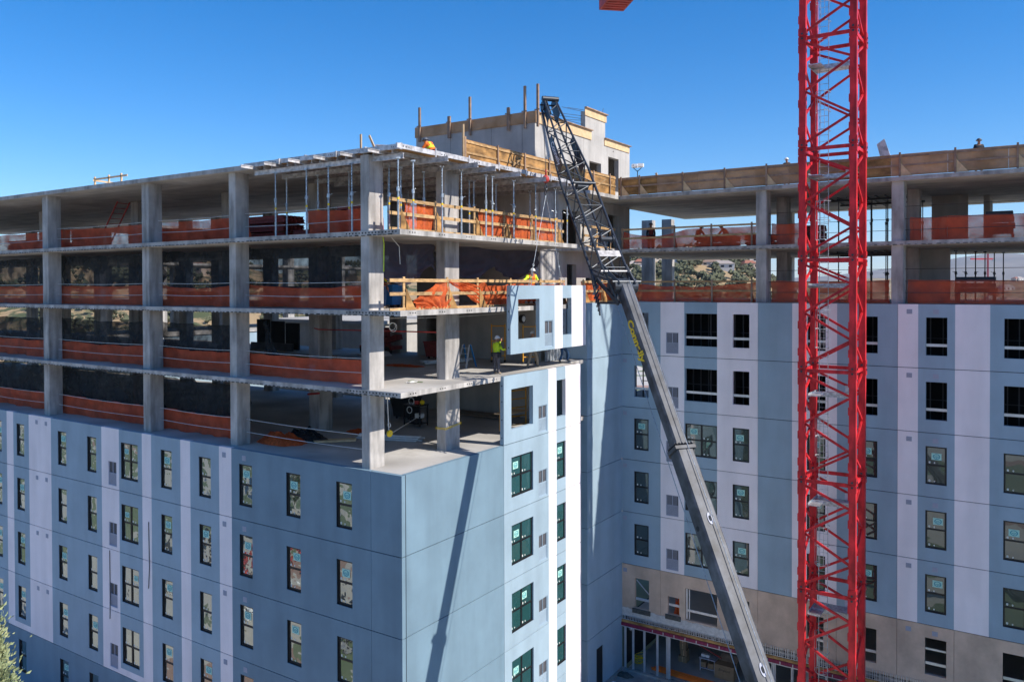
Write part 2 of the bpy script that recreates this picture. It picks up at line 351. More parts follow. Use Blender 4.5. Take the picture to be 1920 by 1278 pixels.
def storey_holes(facade, k, glaz=True):
    top = k*H; hs = []
    if facade == 'L':
        for u in NARROW_L: hs.append((u, u+.86, top+WZ0, top+WZ1)); wins.append(('n', 'L', u, top))
        hs.append((-18.28, -16.83, top+WZ0, top+WZ1)); wins.append(('d', 'L', -18.28, top))
        hs.append((-19.38, -18.67, top-2.85, top-1.66)); wins.append(('g', 'L', -19.38, top))
    if facade == 'R1':
        hs.append((7.37, 9.2, top+WZ0, top+WZ1)); hs.append((11.38, 12.26, top+WZ0, top+WZ1)); hs.append((9.69, 10.46, top-2.92, top-1.66))
        wins.append(('g', 'R1', 9.69, top))
        if k <= 0: wins.append(('d', 'R1', 7.37, top)); wins.append(('n', 'R1', 11.38, top))
    if facade == 'R2':
        for u in (.02, 5.8, 9.67, 12.10, 15.11, 18.29, 21.5, 24.8): hs.append((u, u+.9, top+WZ0, top+WZ1)); wins.append(('n' if glaz else 'o', 'R2', u, top))
        hs.append((3.12, 4.94, top+WZ0, top+WZ1)); wins.append(('d' if glaz else 'od', 'R2', 3.12, top))
        hs.append((1.98, 2.72, top-2.88, top-1.70)); wins.append(('g', 'R2', 1.98, top))
    return hs
def strip(m, axis, off, u0, u1, z, inward, mi):
    if axis == 'y': m.box(u0, u1, off+.05, off+.16, z-G, z, mi)
    else: m.box(off-.16, off-.05, u0, u1, z-G, z, mi)
for k in range(0, -5, -1):
    top = k*H; bot = top-H+G
    m = MB(); wallholes(m, 'y', 0, LX0, -1.555, bot, top, storey_holes('L', k), .2, 0, 1, lcol, LS, [-11.85, -12.2])
    wallholes(m, 'y', 0, -1.54, 0, bot, top, [], .2, 0, 1, lcol, LS)
    strip(m, 'y', 0, LX0, -.06, bot, 1, 3); m.box(-1.56, -1.535, .05, .16, bot, top, 3)
    m.build('facade_panel', ['slate', 'blue', 'white', 'joint'], B, fixn=True)
    m = MB(); wallholes(m, 'x', 0, .24, 6.75, bot, top, [], .2, 0, 1); m.box(-.05, -.01, .201, .238, bot, top, 3)
    strip(m, 'x', 0, .2, 6.76, bot, 1, 3); m.build('facade_panel', ['slate', 'blue', 'white', 'joint'], B, fixn=True)
def r1col(u, z):
    if 10.61 < u < 11.34: return 2
    if u > 12.26: return 2
    return 1
for k in range(1, -5, -1):
    top = k*H; bot = top-H+G
    m = MB(); wallholes(m, 'x', 0, 6.77, 13.82, bot, top, storey_holes('R1', k), .2, 0, 1, r1col, [10.61, 11.34, 12.26])
    strip(m, 'x', 0, 6.79, 13.8, bot, 1, 3)
    for z in (.3, 1.1, 1.9, 2.6): m.tube((-.1, 6.775, bot+z), (-.1, 6.765, bot+z), .03, n=8, mi=3)
    m.build('facade_panel', ['slate', 'blue', 'white', 'joint'], B, fixn=True)
for k in range(2, -5, -1):
    top = k*H; bot = top-H+G
    # recess return wall and inner wall
    dh = [(16.95, 17.75, bot-.1, -13.0)] if k == -4 else []
    m = MB(); wallholes(m, 'x', -.75, 16.1, 20.2, bot, top, dh, .2, 1, 1)
    wallholes(m, 'y', 15.9, -2.0, -.75, bot, top, [], .2, 1, 1)
    strip(m, 'x', -.75, 16.1, 20.2, bot, 1, 3); m.box(-2, -.82, 15.95, 16.05, bot-G, bot, 3)
    m.build('facade_panel', ['slate', 'blue', 'white', 'joint'], B, fixn=True)
m = MB(); m.box(-2.15, -2.1, 13.82, 15.9, 3.06, 5.9, 0)
for i in range(7): m.box(-2.1, -2.02, 13.84+i*.33, 13.89+i*.33, 3.06, 5.9, 1)
m.build('stud_wall', ['galv', 'galvlite'], B)
m = MB(); m.box(-2.15, -2.0, 13.82, 16.1, -15.25, 3.05); m.box(-2.0, -.2, 13.62, 13.818, -15.25, 3.05); m.build('recess_wall', ['slate'], B)
m = MB(); m.box(-.95, -.80, 16.95, 17.75, -15.25, -13.0); m.build('door_leaf', ['black'], B, label='dark steel door in the blue inner wall')
RSE = [-.75, 1.65, 3.06, 4.94, 7.16, 8.92, 11.12, 13.89, 14.78, 16.33, 17.74, 20.2, 22.5, 26, 28, 44]
RCC = [1, 2, 1, 2, 1, 2, 1, 2, 1, 2, 1, 2, 1, 2, 1]
def r2col(u, z):
    for i in range(len(RCC)):
        if RSE[i] < u < RSE[i+1]: return RCC[i]
    return 1
for k in range(2, -3, -1):
    top = k*H; bot = top-H+G
    m = MB(); wallholes(m, 'y', 20.2, -.75, 7.15, bot, top, storey_holes('R2', k, k <= 0), .2, 0, 1, r2col, RSE)
    wallholes(m, 'y', 20.2, 7.165, 13.885, bot, top, storey_holes('R2', k, k <= 0)[1:4], .2, 0, 1, r2col, RSE)
    wallholes(m, 'y', 20.2, 13.9, 44, bot, top, storey_holes('R2', k, k <= 0)[4:8], .2, 0, 1, r2col, RSE)
    wins = list(dict.fromkeys(wins))
    strip(m, 'y', 20.2, -.74, 44, bot, 1, 3); m.box(7.14, 7.175, 20.25, 20.36, bot, top, 3); m.box(13.88, 13.905, 20.25, 20.36, bot, top, 3)
    m.build('facade_panel', ['slate', 'blue', 'white', 'joint'], B, fixn=True)
# taupe base storey
bh = [(.05, .94, -11.6, -9.86), (2.08, 2.77, -11.5, -10.5), (3.12, 4.95, -11.6, -9.84), (5.82, 6.71, -11.55, -9.85), (9.67, 10.5, -11.6, -9.85), (12.1, 12.98, -11.55, -9.88), (15.11, 16.02, -11.5, -9.75), (18.29, 19.2, -11.4, -9.7), (21.5, 22.4, -11.4, -9.7)]
m = MB()
for a, b in ((-.75, 1.64), (1.655, 7.15), (7.165, 11.1), (11.115, 13.885), (13.9, 16.33), (16.345, 44)):
    wallholes(m, 'y', 20.2, a, b, -12.02, -9.15, [h for h in bh if a < h[0] < b], .2, 0, 1)
m.build('facade_panel', ['taupe'], B, fixn=True, label='taupe rendered base storey with raw openings')
m = MB()
for i, h in enumerate(bh):
    z = h[2]+(.45 if i != 1 else .45)
    m.box(h[0]+.02, h[1]-.02, 20.3, 20.36, z, z+.13, 0)
    if i == 6: m.box(h[0]+.02, h[1]-.02, 20.3, 20.36, -10.35, -10.26, 0)
for (u, d) in ((3.14, .08), (3.30, .05)): m.box(u, u+d, 20.29, 20.37, -11.58, -9.9, 0)
m.beam((.1, 20.35, -10.0), (.92, 20.35, -10.75), .05, .05)
m.build('opening_strap', ['galvlite'], B)
for h in bh[:2]: m = MB(); m.box(h[0]-.12, h[1]+.1, 20.10, 20.19, h[2]-.26, h[2]-.01); m.build('mortar_patch', ['mortar'], B)
# jagged white strip, mesh lath, magenta angle
def jag(z0, a, s): return lambda u, v: None
m = MB(); n = 150; u0, u1 = -.74, 7.2
for i in range(n):
    a = u0+(u1-u0)*i/n; b = u0+(u1-u0)*(i+1)/n; zt_ = -11.68+.06*noise.noise(Vector((a*3, 0, 0)))+random.uniform(-.03, .03)
    m.box(a, b-.0005, 20.17, 20.198, -12.16, zt_)
m.build('render_base_coat', ['ins'], B)
m = MB()
for i in range(270):
    x = -.7+i*.1+random.uniform(-.02, .02)
    m.box(x, x+.025, 20.12, 20.16, -12.36, -12.1+(.25 if x > 7.3 else 0)+random.uniform(-.03, .02), 0)
m.box(-.74, 26, 20.13, 20.15, -12.36, -12.34, 0); m.box(-.74, 26, 20.13, 20.15, -12.14, -12.125, 0)
m.build('metal_lath', ['galvlite'], B)
m = MB(); m.box(-.74, 30, 20.08, 20.2, -12.52, -12.38); m.build('sheathing_strip', ['ply'], B)
m = MB(); m.box(-.74, 30, 20.04, 20.24, -12.72, -12.54, 0); m.box(-.74, 30, 20.03, 20.06, -12.76, -12.722, 1)
for i in range(30): m.box(1.2+i*.65, 1.24+i*.65, 20.02, 20.038, -12.72, -12.56, 1)
m.build('shelf_angle', ['magenta', 'galvlite'], B)
# ground floor studs
for x in [-.6, -.1, .6, 1.4, 2.0, 2.12] + [7.9, 8.0, 8.9, 9.8, 10.6, 11.4, 12.3, 13.2]:
    m = MB(); m.box(x, x+.04, 20.15, 20.24, -15.25, -12.76); m.box(x, x+.1, 20.235, 20.25, -15.25, -12.76); m.build('steel_stud', ['galvlite'], B)
m = MB()
for i in range(26): m.box(-.3+i*.42, -.25+i*.42, 26.0, 26.08, -15.25, -12.5, 0)
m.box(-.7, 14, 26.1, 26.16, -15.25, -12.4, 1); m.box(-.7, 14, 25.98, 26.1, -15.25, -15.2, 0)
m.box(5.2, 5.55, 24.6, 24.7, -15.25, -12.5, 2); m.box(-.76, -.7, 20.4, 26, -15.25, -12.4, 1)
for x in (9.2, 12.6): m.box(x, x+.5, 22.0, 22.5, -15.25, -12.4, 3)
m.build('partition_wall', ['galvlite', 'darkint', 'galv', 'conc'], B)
# back facade of the right wing and parapet upstand
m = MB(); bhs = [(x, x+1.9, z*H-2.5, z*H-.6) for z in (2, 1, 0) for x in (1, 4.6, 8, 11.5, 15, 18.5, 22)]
wallholes(m, 'y', 35.5, -3, 44, -15.25, 6.1, bhs, .2); m.build('rear_wall', ['darkint'], B, fixn=True)  # near-black wall colour stands in for the unlit interior
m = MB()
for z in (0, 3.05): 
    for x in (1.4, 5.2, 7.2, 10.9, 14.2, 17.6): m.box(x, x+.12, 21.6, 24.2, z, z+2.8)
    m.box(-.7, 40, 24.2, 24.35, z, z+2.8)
m.build('partition_wall', ['darkint'], B)  # partitions coloured near-black to put shade behind the raw openings
m = MB()
for z in (0, 3.05):
    for i in range(46): x = -.5+i*.46; m.box(x, x+.045, 21.5+.9*((i//5) % 2), 21.6+.9*((i//5) % 2), z, z+2.82)
    m.box(-.5, 20.5, 22.38, 22.41, z+1.3, z+1.34)
m.build('stud_row', ['grilledark'], B)  # steel studs coloured dark, shade of the rooms painted in
# ---- windows
def make_sticker():
    cu = bpy.data.curves.new('t', 'FONT'); cu.body = 'vpi'; cu.size = .19; cu.align_x = 'CENTER'; cu.align_y = 'CENTER'; cu.extrude = .001
    o = bpy.data.objects.new('t', cu); C.objects.link(o); bpy.context.view_layer.update()
    me = bpy.data.meshes.new_from_object(o.evaluated_get(bpy.context.evaluated_depsgraph_get())); bpy.data.objects.remove(o)
    m = MB(); m.box(-.21, .21, -.002, .002, -.16, .16, 0)
    n = 20
    for i in range(n):
        a, b = 2*math.pi*i/n, 2*math.pi*(i+1)/n
        P = lambda t, r: (r*1.25*math.cos(t), -.004, r*math.sin(t))
        m.face([P(a, .125), P(b, .125), P(b, .098), P(a, .098)], 1)
    k = len(m.v)
    for v in me.vertices: m.v.append((v.co.x, -.005-v.co.z, v.co.y-.0))
    for p in me.polygons: m.f.append(tuple(k+i for i in p.vertices)); m.m.append(1)
    return m
K['glassr'] = glassmat('quiet_window_glass', (.012, .028, .030), .07, (.9, 1, .97), .22, .7)
def make_window(double, teal, k):
    w_ = 1.83 if double else .88
    if k == 'L': w_ = 1.43 if double else .86
    h = 1.8; f = .07
    m = MB()
    m.box(0, f, .07, .16, 0, h); m.box(w_-f, w_, .07, .16, 0, h); m.box(f, w_-f, .07, .16, 0, f); m.box(f, w_-f, .07, .16, h-f, h)
    m.box(f, w_-f, .085, .14, h*.5-.035, h*.5+.045)
    if double: m.box(w_/2-.045, w_/2+.045, .075, .15, f, h-f)
    m.box(0, .015, .03, .07, 0, h); m.box(0, w_, .03, .07, -.0, .012)
    fr = m.build('window', ['black'])
    cols = [(f, w_/2-.045), (w_/2+.045, w_-f)] if double else [(f, w_-f)]
    for a, b in cols:
        p = MB(); p.box(a, b, .112, .12, f, h*.5-.035); p.box(a, b, .104, .112, h*.5+.045, h-f)
        o = p.build('pane', ['tealglass' if teal else ('glassr' if k == 'R2' else 'glass')]); o.parent = fr
    s = make_sticker(); cx = (cols[0][0]+cols[0][1])/2; sc_ = .8 if cols[0][1]-cols[0][0] < .7 else 1
    s.v = [(v[0]*sc_+cx, v[1]+.096, v[2]*sc_+h*.76) for v in s.v]
    o = s.build('sticker', ['sticker', 'teal']); o.parent = fr
    t = MB()
    for a, b in cols:
        t.box(a+.06, a+.13, .098, .103, h*.5+.08, h*.5+.17); t.box(a+.28, a+.33, .098, .103, h*.5+.08, h*.5+.15)
        t.box(a+.06, a+.13, .106, .111, .11, .2); t.box(a+.28, a+.33, .106, .111, .11, .17)
    o = t.build('paper_tag', ['tag']); o.parent = fr
    return fr
protos = {}
gm = {}
for kind, fac, u, top in wins:
    if fac == 'L': loc, rz = (u, 0, top+WZ0), 0
    elif fac == 'R1': loc, rz = (0, u, top+WZ0), math.pi/2
    else: loc, rz = (u, 20.2, top+WZ0), 0
    if kind in 'nd' :
        if fac == 'L' and u < -36: continue
        if fac == 'L' and top < -12.3 or fac == 'R1' and top < -12.3: continue
        if fac == 'L' and top < -9.3 and u > -13: continue
        if fac == 'R2' and u > 21: continue
        key = (kind, fac if fac != 'R2' else 'R2')
        if key not in protos: protos[key] = make_window(kind == 'd', fac == 'R1', fac); o = protos[key]
        else: o = copy_tree(protos[key])
        o.location = loc; o.rotation_euler = (0, 0, rz); o.parent = B
        for ch in list(o.children):
            if ch.name.startswith('sticker') and o is not protos[key]:
                if random.random() < .22: bpy.data.objects.remove(ch)
                else: ch.location = (random.uniform(-.07, .1) if kind == 'n' else random.choice([0, 0, .05, .7]), 0, random.uniform(-.16, .06))
    elif kind == 'g':
        if fac == 'L' and top < -12.3: continue
        wd = {'L': .71, 'R1': .77, 'R2': .74}[fac]; h = {'L': 1.19, 'R1': 1.26, 'R2': 1.18}[fac]
        key = ('g', fac, fac == 'R1' and top > 0)
        if key not in protos:
            m = MB(); t = .04
            m.box(0, wd, .03, .07, 0, t, 0); m.box(0, wd, .03, .07, h-t, h, 0); m.box(0, t, .03, .07, t, h-t, 0); m.box(wd-t, wd, .03, .07, t, h-t, 0)
            m.box(t, wd-t, .03, .07, h*.5-.02, h*.5+.02, 0); m.box(wd/2-.015, wd/2+.015, .032, .07, h*.5+.02, h-t, 0)
            n = 14
            for i in range(n):
                z = t+(h*.5-t-.02)*i/n; m.box(t, wd-t, .045, .065, z, z+.028, 0)
            m.box(t, wd-t, .075, .085, t, h-t, 1)
            if fac == 'R2': 
                for i in range(9): m.box(t+.07*i, t+.07*i+.02, .055, .07, h*.5+.02, h-t, 0)
            fr = m.build('wall_grille', ['bluegrille' if fac == 'R1' else 'grille', 'grilledark']); protos[key] = fr
            o = fr
        else: o = copy_tree(protos[key])
        zb = {'L': top-2.85, 'R1': top-2.92, 'R2': top-2.88}[fac]
        o.location = (loc[0], loc[1], zb); o.rotation_euler = (0, 0, rz); o.parent = B
    elif kind in ('o', 'od'):
        wd = .9 if kind == 'o' else 1.82
        m = MB(); m.box(u+.005, u+wd-.005, 20.3, 20.36, top+WZ0+.42, top+WZ0+.55); m.build('opening_strap', ['galvlite'], B)
# small vents
vp = None
def vent(loc, rz, wd=.24, lab='white'):
    global vp
    if vp is None:
        m = MB(); m.box(0, .24, -.012, .0, 0, .22, 0)
        for i in range(4): m.box(.03, .21, -.02, -.012, .03+i*.045, .05+i*.045, 0)
        vp = m.build('air_vent', ['grille']); o = vp
    else: o = copy_tree(vp)
    o.location = loc; o.rotation_euler = (0, 0, rz); o.parent = B
for k in range(0, -4, -1):
    for u in (-26.5, -25.5, -10.4, -9.05): vent((u, 0, k*H-.46), 0)
for k in range(2, -4, -1):
    for u in (-.68, 14.28, 15.42): vent((u, 20.2, k*H-.46), 0)
# hanging dark ropes on L facade
m = MB(); m.path([(-19.3, -.02, -6.15), (-19.28, -.03, -8.5), (-19.33, -.02, -9.6)], .02, 5); m.path([(-15.95, -.02, -4.2), (-15.9, -.03, -6.4), (-16.0, -.02, -7.4)], .02, 5)
tag(m.build('hanging_strap', ['darkrope']), 'two thin dark straps hanging down the left blue facade', 'strap')
# third wing far behind on the left
W3 = thing('rear_wing', 'far concrete wing with sunlit slab edges seen through the left storeys', 'building')
m = MB()
for z in (3.05, 6.1, 9.15, 12.25): m.box(-52, -42.5, 15.4, 46, z-.2, z, 0)
m.build('floor_slab', ['conc'], W3)
m = MB()
for y in (18, 25, 32, 39, 45): m.box(-43.2, -42.7, y, y+.8, -3, 12.05); m.box(-51.6, -51, y, y+.8, -3, 12.05)
m.build('column', ['conc'], W3)
m = MB(); m.box(-52, -42.6, 15.4, 46, -15.25, 2.8); m.build('wall', ['blue'], W3)
# courtyard block seen through open storeys
W4 = thing('courtyard_block', 'sunlit pale concrete block across the inner courtyard behind the open decks', 'building')
m = MB(); wallholes(m, 'x', -22, 22, 44, -15.25, 4.2, [(y, y+1.4, z, z+1.6) for y in (24, 28, 32, 36, 40) for z in (-2.2, .9)], .3)
m.box(-34, -22.31, 22, 44, -15.25, 4.2); m.build('wall', ['core'], W4)
m = MB(); m.box(-34, -21.8, 21.8, 44, 4.2, 4.45); m.build('roof', ['deck'], W4)
# ================================================================ GROUND AND LANDSCAPE
def camdir(px, dist):
    """a point on the flat map, dist metres from the drone position along the bearing of that picture column"""
    a = math.atan((px-960)/1520.36); d = F0*math.cos(a)+R0*math.sin(a)
    return CAM.x+d.x*dist, CAM.y+d.y*dist
def gmat():
    m = mat('site_ground', (.50, .47, .43), .9, var=.2, scale=.05, dirt=(.3, .7, (1, 1, 1))); n = m.node_tree.nodes; l = m.node_tree.links
    tc = n['Texture Coordinate']; t = n.new('ShaderNodeTexVoronoi'); t.inputs['Scale'].default_value = .11; l.new(tc.outputs['Object'], t.inputs[0])
    r = n.new('ShaderNodeValToRGB'); r.color_ramp.interpolation = 'CONSTANT'; e = r.color_ramp.elements
    e[0].color = (.10, .16, .05, 1); e[1].position = .3; e[1].color = (.52, .49, .45, 1)
    for p, c in ((.55, (.60, .55, .48, 1)), (.8, (.07, .13, .04, 1)), (.9, (.36, .20, .15, 1))):
        k = e.new(p); k.color = c
    sp = n.new('ShaderNodeSeparateColor'); l.new(t.outputs['Color'], sp.inputs[0]); l.new(sp.outputs[0], r.inputs[0])
    mx = n.new('ShaderNodeMixRGB'); mx.inputs[0].default_value = .75; b = n['Principled BSDF']; src = b.inputs['Base Color'].links[0].from_socket
    l.new(src, mx.inputs[1]); l.new(r.outputs[0], mx.inputs[2]); l.new(mx.outputs[0], b.inputs['Base Color']); return m
K['ground'] = gmat()
K['court'] = mat('court_concrete', (.42, .40, .37), .85, var=.18, scale=.8, dirt=(.7, .6, (1, 1, 1)))
def hillmat():
    m = mat('dry_hill', (.42, .29, .16), .95, var=.2, scale=.01, col2=(.30, .22, .12)); n = m.node_tree.nodes; l = m.node_tree.links
    tc = n['Texture Coordinate']; t = n.new('ShaderNodeTexNoise'); t.inputs['Scale'].default_value = .035; t.inputs['Detail'].default_value = 10; t.inputs['Roughness'].default_value = .7
    l.new(tc.outputs['Object'], t.inputs[0]); r = n.new('ShaderNodeValToRGB'); r.color_ramp.elements[0].position = .50; r.color_ramp.elements[1].position = .56
    r.color_ramp.elements[0].color = (0, 0, 0, 1); l.new(t.outputs[0], r.inputs[0])
    mx = n.new('ShaderNodeMixRGB'); b = n['Principled BSDF']; src = b.inputs['Base Color'].links[0].from_socket
    l.new(r.outputs[0], mx.inputs[0]); l.new(src, mx.inputs[1]); mx.inputs[2].default_value = (.07, .085, .035, 1); l.new(mx.outputs[0], b.inputs['Base Color']); return m
K['hill'] = hillmat()
K['mount'] = mat('far_mountain', (.22, .17, .12), .95, var=.2, scale=.002)
# near site ground
m = MB()
def gfn(u, v):
    x = -140+240*u; y = -110+300*v
    return (x, y, -15.45)
m.grid(gfn, 40, 40); o = m.build('ground', ['ground']); tag(o, kind='structure')
m = MB(); m.box(-.6, 30, 15.0, 19.99, -15.44, -15.30); m.box(-.6, 30, 19.99, 20.19, -15.44, -15.2); m.box(-.745, -.6, 16.2, 20.19, -15.44, -15.2)
o = m.build('courtyard_pavement', ['court']); tag(o, kind='structure')
# terrain out to the horizon, in polar rings round the site
def smooth(a, b, x): t = max(0, min(1, (x-a)/(b-a))); return t*t*(3-2*t)
def hh(px, r):
    n = noise.noise(Vector((px*.004, r*.003, 1.3)))*6
    base = -15.6-18*smooth(120, 400, r)
    left = smooth(1560, 1380, px)
    hill = left*(60+8*smooth(700, 1250, px)+5*math.sin(px*.006)+4*math.sin(px*.021))*smooth(240, 760, r)*(1-.0*r)
    far = (1-left)*(60*smooth(1400, 3400, r)+ 10*math.sin(px*.02)*smooth(1400, 3400, r))
    return base+hill+far+n*smooth(100, 500, r)
rs = [110, 160, 220, 300, 380, 460, 540, 620, 700, 900, 1300, 2000, 2800, 3600, 4500, 6000]
pxs = [-14000, -6000, -3500, -2000, -1200, -800] + list(range(-600, 2500, 40)) + [2800, 3600, 5000, 8000, 16000]
m = MB()
def tfn(u, v):
    px = pxs[round(u*(len(pxs)-1))]; r = rs[round(v*(len(rs)-1))]
    x, y = camdir(px, r); return (x, y, hh(px, r))
m.grid(tfn, len(pxs)-1, len(rs)-1); o = m.build('hills', ['hill'], smooth=True); tag(o, kind='structure')
m = MB(); mp = list(range(-2400, 4400, 50)); random.seed(3)
def mfn(u, v):
    px = mp[round(u*(len(mp)-1))]; r = 11000+v*7000
    x, y = camdir(px, r); hgt = 420+190*noise.noise(Vector((px*.004, 2, 0)))+50*noise.noise(Vector((px*.015, 5, 0)))
    hgt *= .35+.65*smooth(1500, 1850, px)
    return (x, y, -120+(hgt+120)*math.sin(math.pi*min(1, v*1.15+.0)) if v > 0 else -150)
m.grid(mfn, len(mp)-1, 8); o = m.build('mountains', ['mount'], smooth=True); tag(o, kind='structure')
m = MB(); m.box(-20000, 20000, -9000, 20000, -62, -60); o = m.build('plain', ['hill']); tag(o, kind='structure')
# far houses on the hillside (each a thing)
K['hwall'] = [mat('house_wall_a', (.62, .55, .46), .8), mat('house_wall_b', (.72, .70, .66), .8), mat('house_wall_c', (.5, .38, .3), .8)]
K['hroof'] = [mat('house_roof_a', (.30, .20, .15), .8), mat('house_roof_b', (.42, .36, .32), .8), mat('house_roof_c', (.35, .14, .09), .8)]
def house(x, y, z, w_, d, h, rz, k, lab):
    t = thing('house', lab, 'house', (x, y, z), 'houses on the far hillside', rz)
    m = MB(); m.box(-w_/2, w_/2, -d/2, d/2, -3, h, 0)
    for i in range(3):
        a = -w_/2+w_*(i+.3)/3; m.box(a, a+w_*.13, -d/2-.03, -d/2+.02, h*.35, h*.75, 1)
    m.build('wall', [K['hwall'][k], K['darkint']], t, world=False)
    m = MB(); e = .5
    A = (-w_/2-e, -d/2-e, h); Bq = (w_/2+e, -d/2-e, h); Cq = (w_/2+e, d/2+e, h); D = (-w_/2-e, d/2+e, h); P = (-w_/4, 0, h+d*.28); Q = (w_/4, 0, h+d*.28)
    m.face([A, Bq, Q, P]); m.face([Bq, Cq, Q]); m.face([Cq, D, P, Q]); m.face([D, A, P]); m.face([D, Cq, Bq, A]); m.build('roof', [K['hroof'][k]], t, world=False)
random.seed(11)
cw = ['tan', 'white', 'brown']; rn = 0
for (pa, pb, ra, rb, n, where) in ((1185, 1430, 600, 760, 34, 'right of the stair tower'), (1440, 1640, 600, 1500, 14, 'behind the red mast'), (1700, 1920, 1500, 3000, 16, 'at the far right of the plain'), (130, 430, 560, 740, 8, 'seen through the left decks'), (550, 720, 520, 720, 6, 'seen past the corner column')):
    for i in range(n):
        px = random.uniform(pa, pb); r = random.uniform(ra, rb); x, y = camdir(px, r); k = random.randrange(3); s = 1+(r > 1200)*1.2
        z = hh(px, r); rn += 1
        house(x, y, z, random.uniform(9, 17)*s, random.uniform(7, 10)*s, random.uniform(3, 4.5)*s, TH+random.uniform(-.4, .4), k, f'small far hillside house {where}')
# scrub and tree masses on the hillside
K['leaf'] = mat('scrub_leaf', (.10, .105, .055), .9, var=.3, scale=.08)
m = MB(); random.seed(5)
for i in range(4200):
    px, r = (random.uniform(1150, 1470), random.uniform(330, 790)) if i % 5 < 2 else ((random.uniform(-50, 760), random.uniform(250, 740)) if i % 5 < 4 else (random.uniform(1450, 2100), random.uniform(260, 1500)))
    if noise.noise(Vector((px*.02, r*.012, 4))) < -.16: continue
    x, y = camdir(px, r); z = hh(px, r); R = random.uniform(1.6, 3.6)*(1.5 if r > 800 else 1)
    for j in range(5):
        cx, cy, cz = x+random.uniform(-R, R)*.8, y+random.uniform(-R, R)*.8, z+random.uniform(.6, 1.5)*R
        k = len(m.v); rr = R*random.uniform(.4, .75)
        for q in ((1, 0, 0), (-1, 0, 0), (0, 1, 0), (0, -1, 0), (0, 0, 1), (0, 0, -1)):
            m.v.append((cx+q[0]*rr*random.uniform(.7, 1.2), cy+q[1]*rr*random.uniform(.7, 1.2), cz+q[2]*rr*random.uniform(.7, 1.2)))
        for f in ((0, 2, 4), (2, 1, 4), (1, 3, 4), (3, 0, 4), (2, 0, 5), (1, 2, 5), (3, 1, 5), (0, 3, 5)): m.f.append(tuple(k+a for a in f)); m.m.append(0)
tag(m.build('hillside_scrub', ['leaf']), 'dark green scrub and tree cover across the dry hillside', 'scrub', kind='stuff')
# ================================================================ FORMWORK AT THE ROOF CORNER
t = thing('slab_formwork', 'plywood slab formwork deck on aluminium beams at the unpoured roof corner', 'formwork', (-4, 6, 11.8))
m = MB(); m.box(-8.58, -.2, .2, 13.18, 12.14, 12.165); m.build('plywood_deck', ['ply'], t)
random.seed(2)
for i, y in enumerate((.42, 1.9, 3.86, 5.1, 7.05, 9.15, 11.2, 12.7)):
    m = MB(); x1 = .75 if i else -.2
    zz = 11.90
    m.box(-8.6, x1, y-.04, y+.04, zz-.1, zz-.075); m.box(-8.6, x1, y-.012, y+.012, zz-.076, zz+.076); m.box(-8.6, x1, y-.04, y+.04, zz+.075, zz+.1)
    m.build('stringer_beam', ['alu'], t)
i = 0; x = -8.3
while x < -.3:
    m = MB(); y0 = -.55 if i % 3 == 0 else .25; m.box(x-.035, x+.035, y0, 13.1, 12.005, 12.03); m.box(x-.012, x+.012, y0, 13.1, 12.03, 12.115); m.box(x-.035, x+.035, y0, 13.1, 12.115, 12.139)
    m.build('joist', ['alu'], t); x += .48; i += 1
# edge boards: aluminium edge beams overlapping along both sides
xs = [-8.7, -6.7, -5.2, -3.4, -1.9, -.1]
for i in range(5):
    m = MB(); z = 12.20+.02*(i % 2); y = .10+.05*(i % 2)
    m.box(xs[i]-.25, xs[i+1], y, y+.11, z-.08, z+.10); m.box(xs[i+1]-.03, xs[i+1]+.02, y-.02, y+.13, z-.11, z+.13)
    for q in range(3): m.tube((xs[i+1]-.2-q*.1, y-.001, z), (xs[i+1]-.2-q*.1, y-.004, z), .02, n=6, mi=1)
    m.build('edge_beam', ['alu', 'joint'], t)
ys = [-.1, 2.2, 4.4, 6.6, 8.8, 11, 13.2]
for i in range(6):
    m = MB(); m.box(-.13, -.06, ys[i]+.01, ys[i+1], 12.12+.02*(i % 2), 12.30+.02*(i % 2))
    for q in range(3): m.tube((-.059, ys[i]+.35+q*.16, 12.21), (-.055, ys[i]+.35+q*.16, 12.21), .03, n=8, mi=1)
    m.box(-.06, -.03, ys[i+1]-.08, ys[i+1]-.02, 12.05, 12.4); m.build('edge_board', ['alu', 'joint'], t)
m = MB()
for a, b in (((-1.9, .75, 12.5), (-.6, .95, 12.36)), ((-7, .9, 12.34), (-6.3, 1.1, 12.34))): m.tube(a, b, .03)
m.build('tie_bar', ['alu'], t)
m = MB(); m.beam((-3.6, 1.7, 12.2), (-3.6, 1.7, 13.25), .09, .04); m.beam((-3.1, 2.3, 12.2), (-3.7, 2.3, 13.3), .09, .04, up=(0, 1, 0))
t2 = thing('loose_timber', 'two short pale timber posts left standing on the formwork edge', 'timber', (-3.6, 1.7, 12.2)); m.build('post', ['woodpale'], t2)
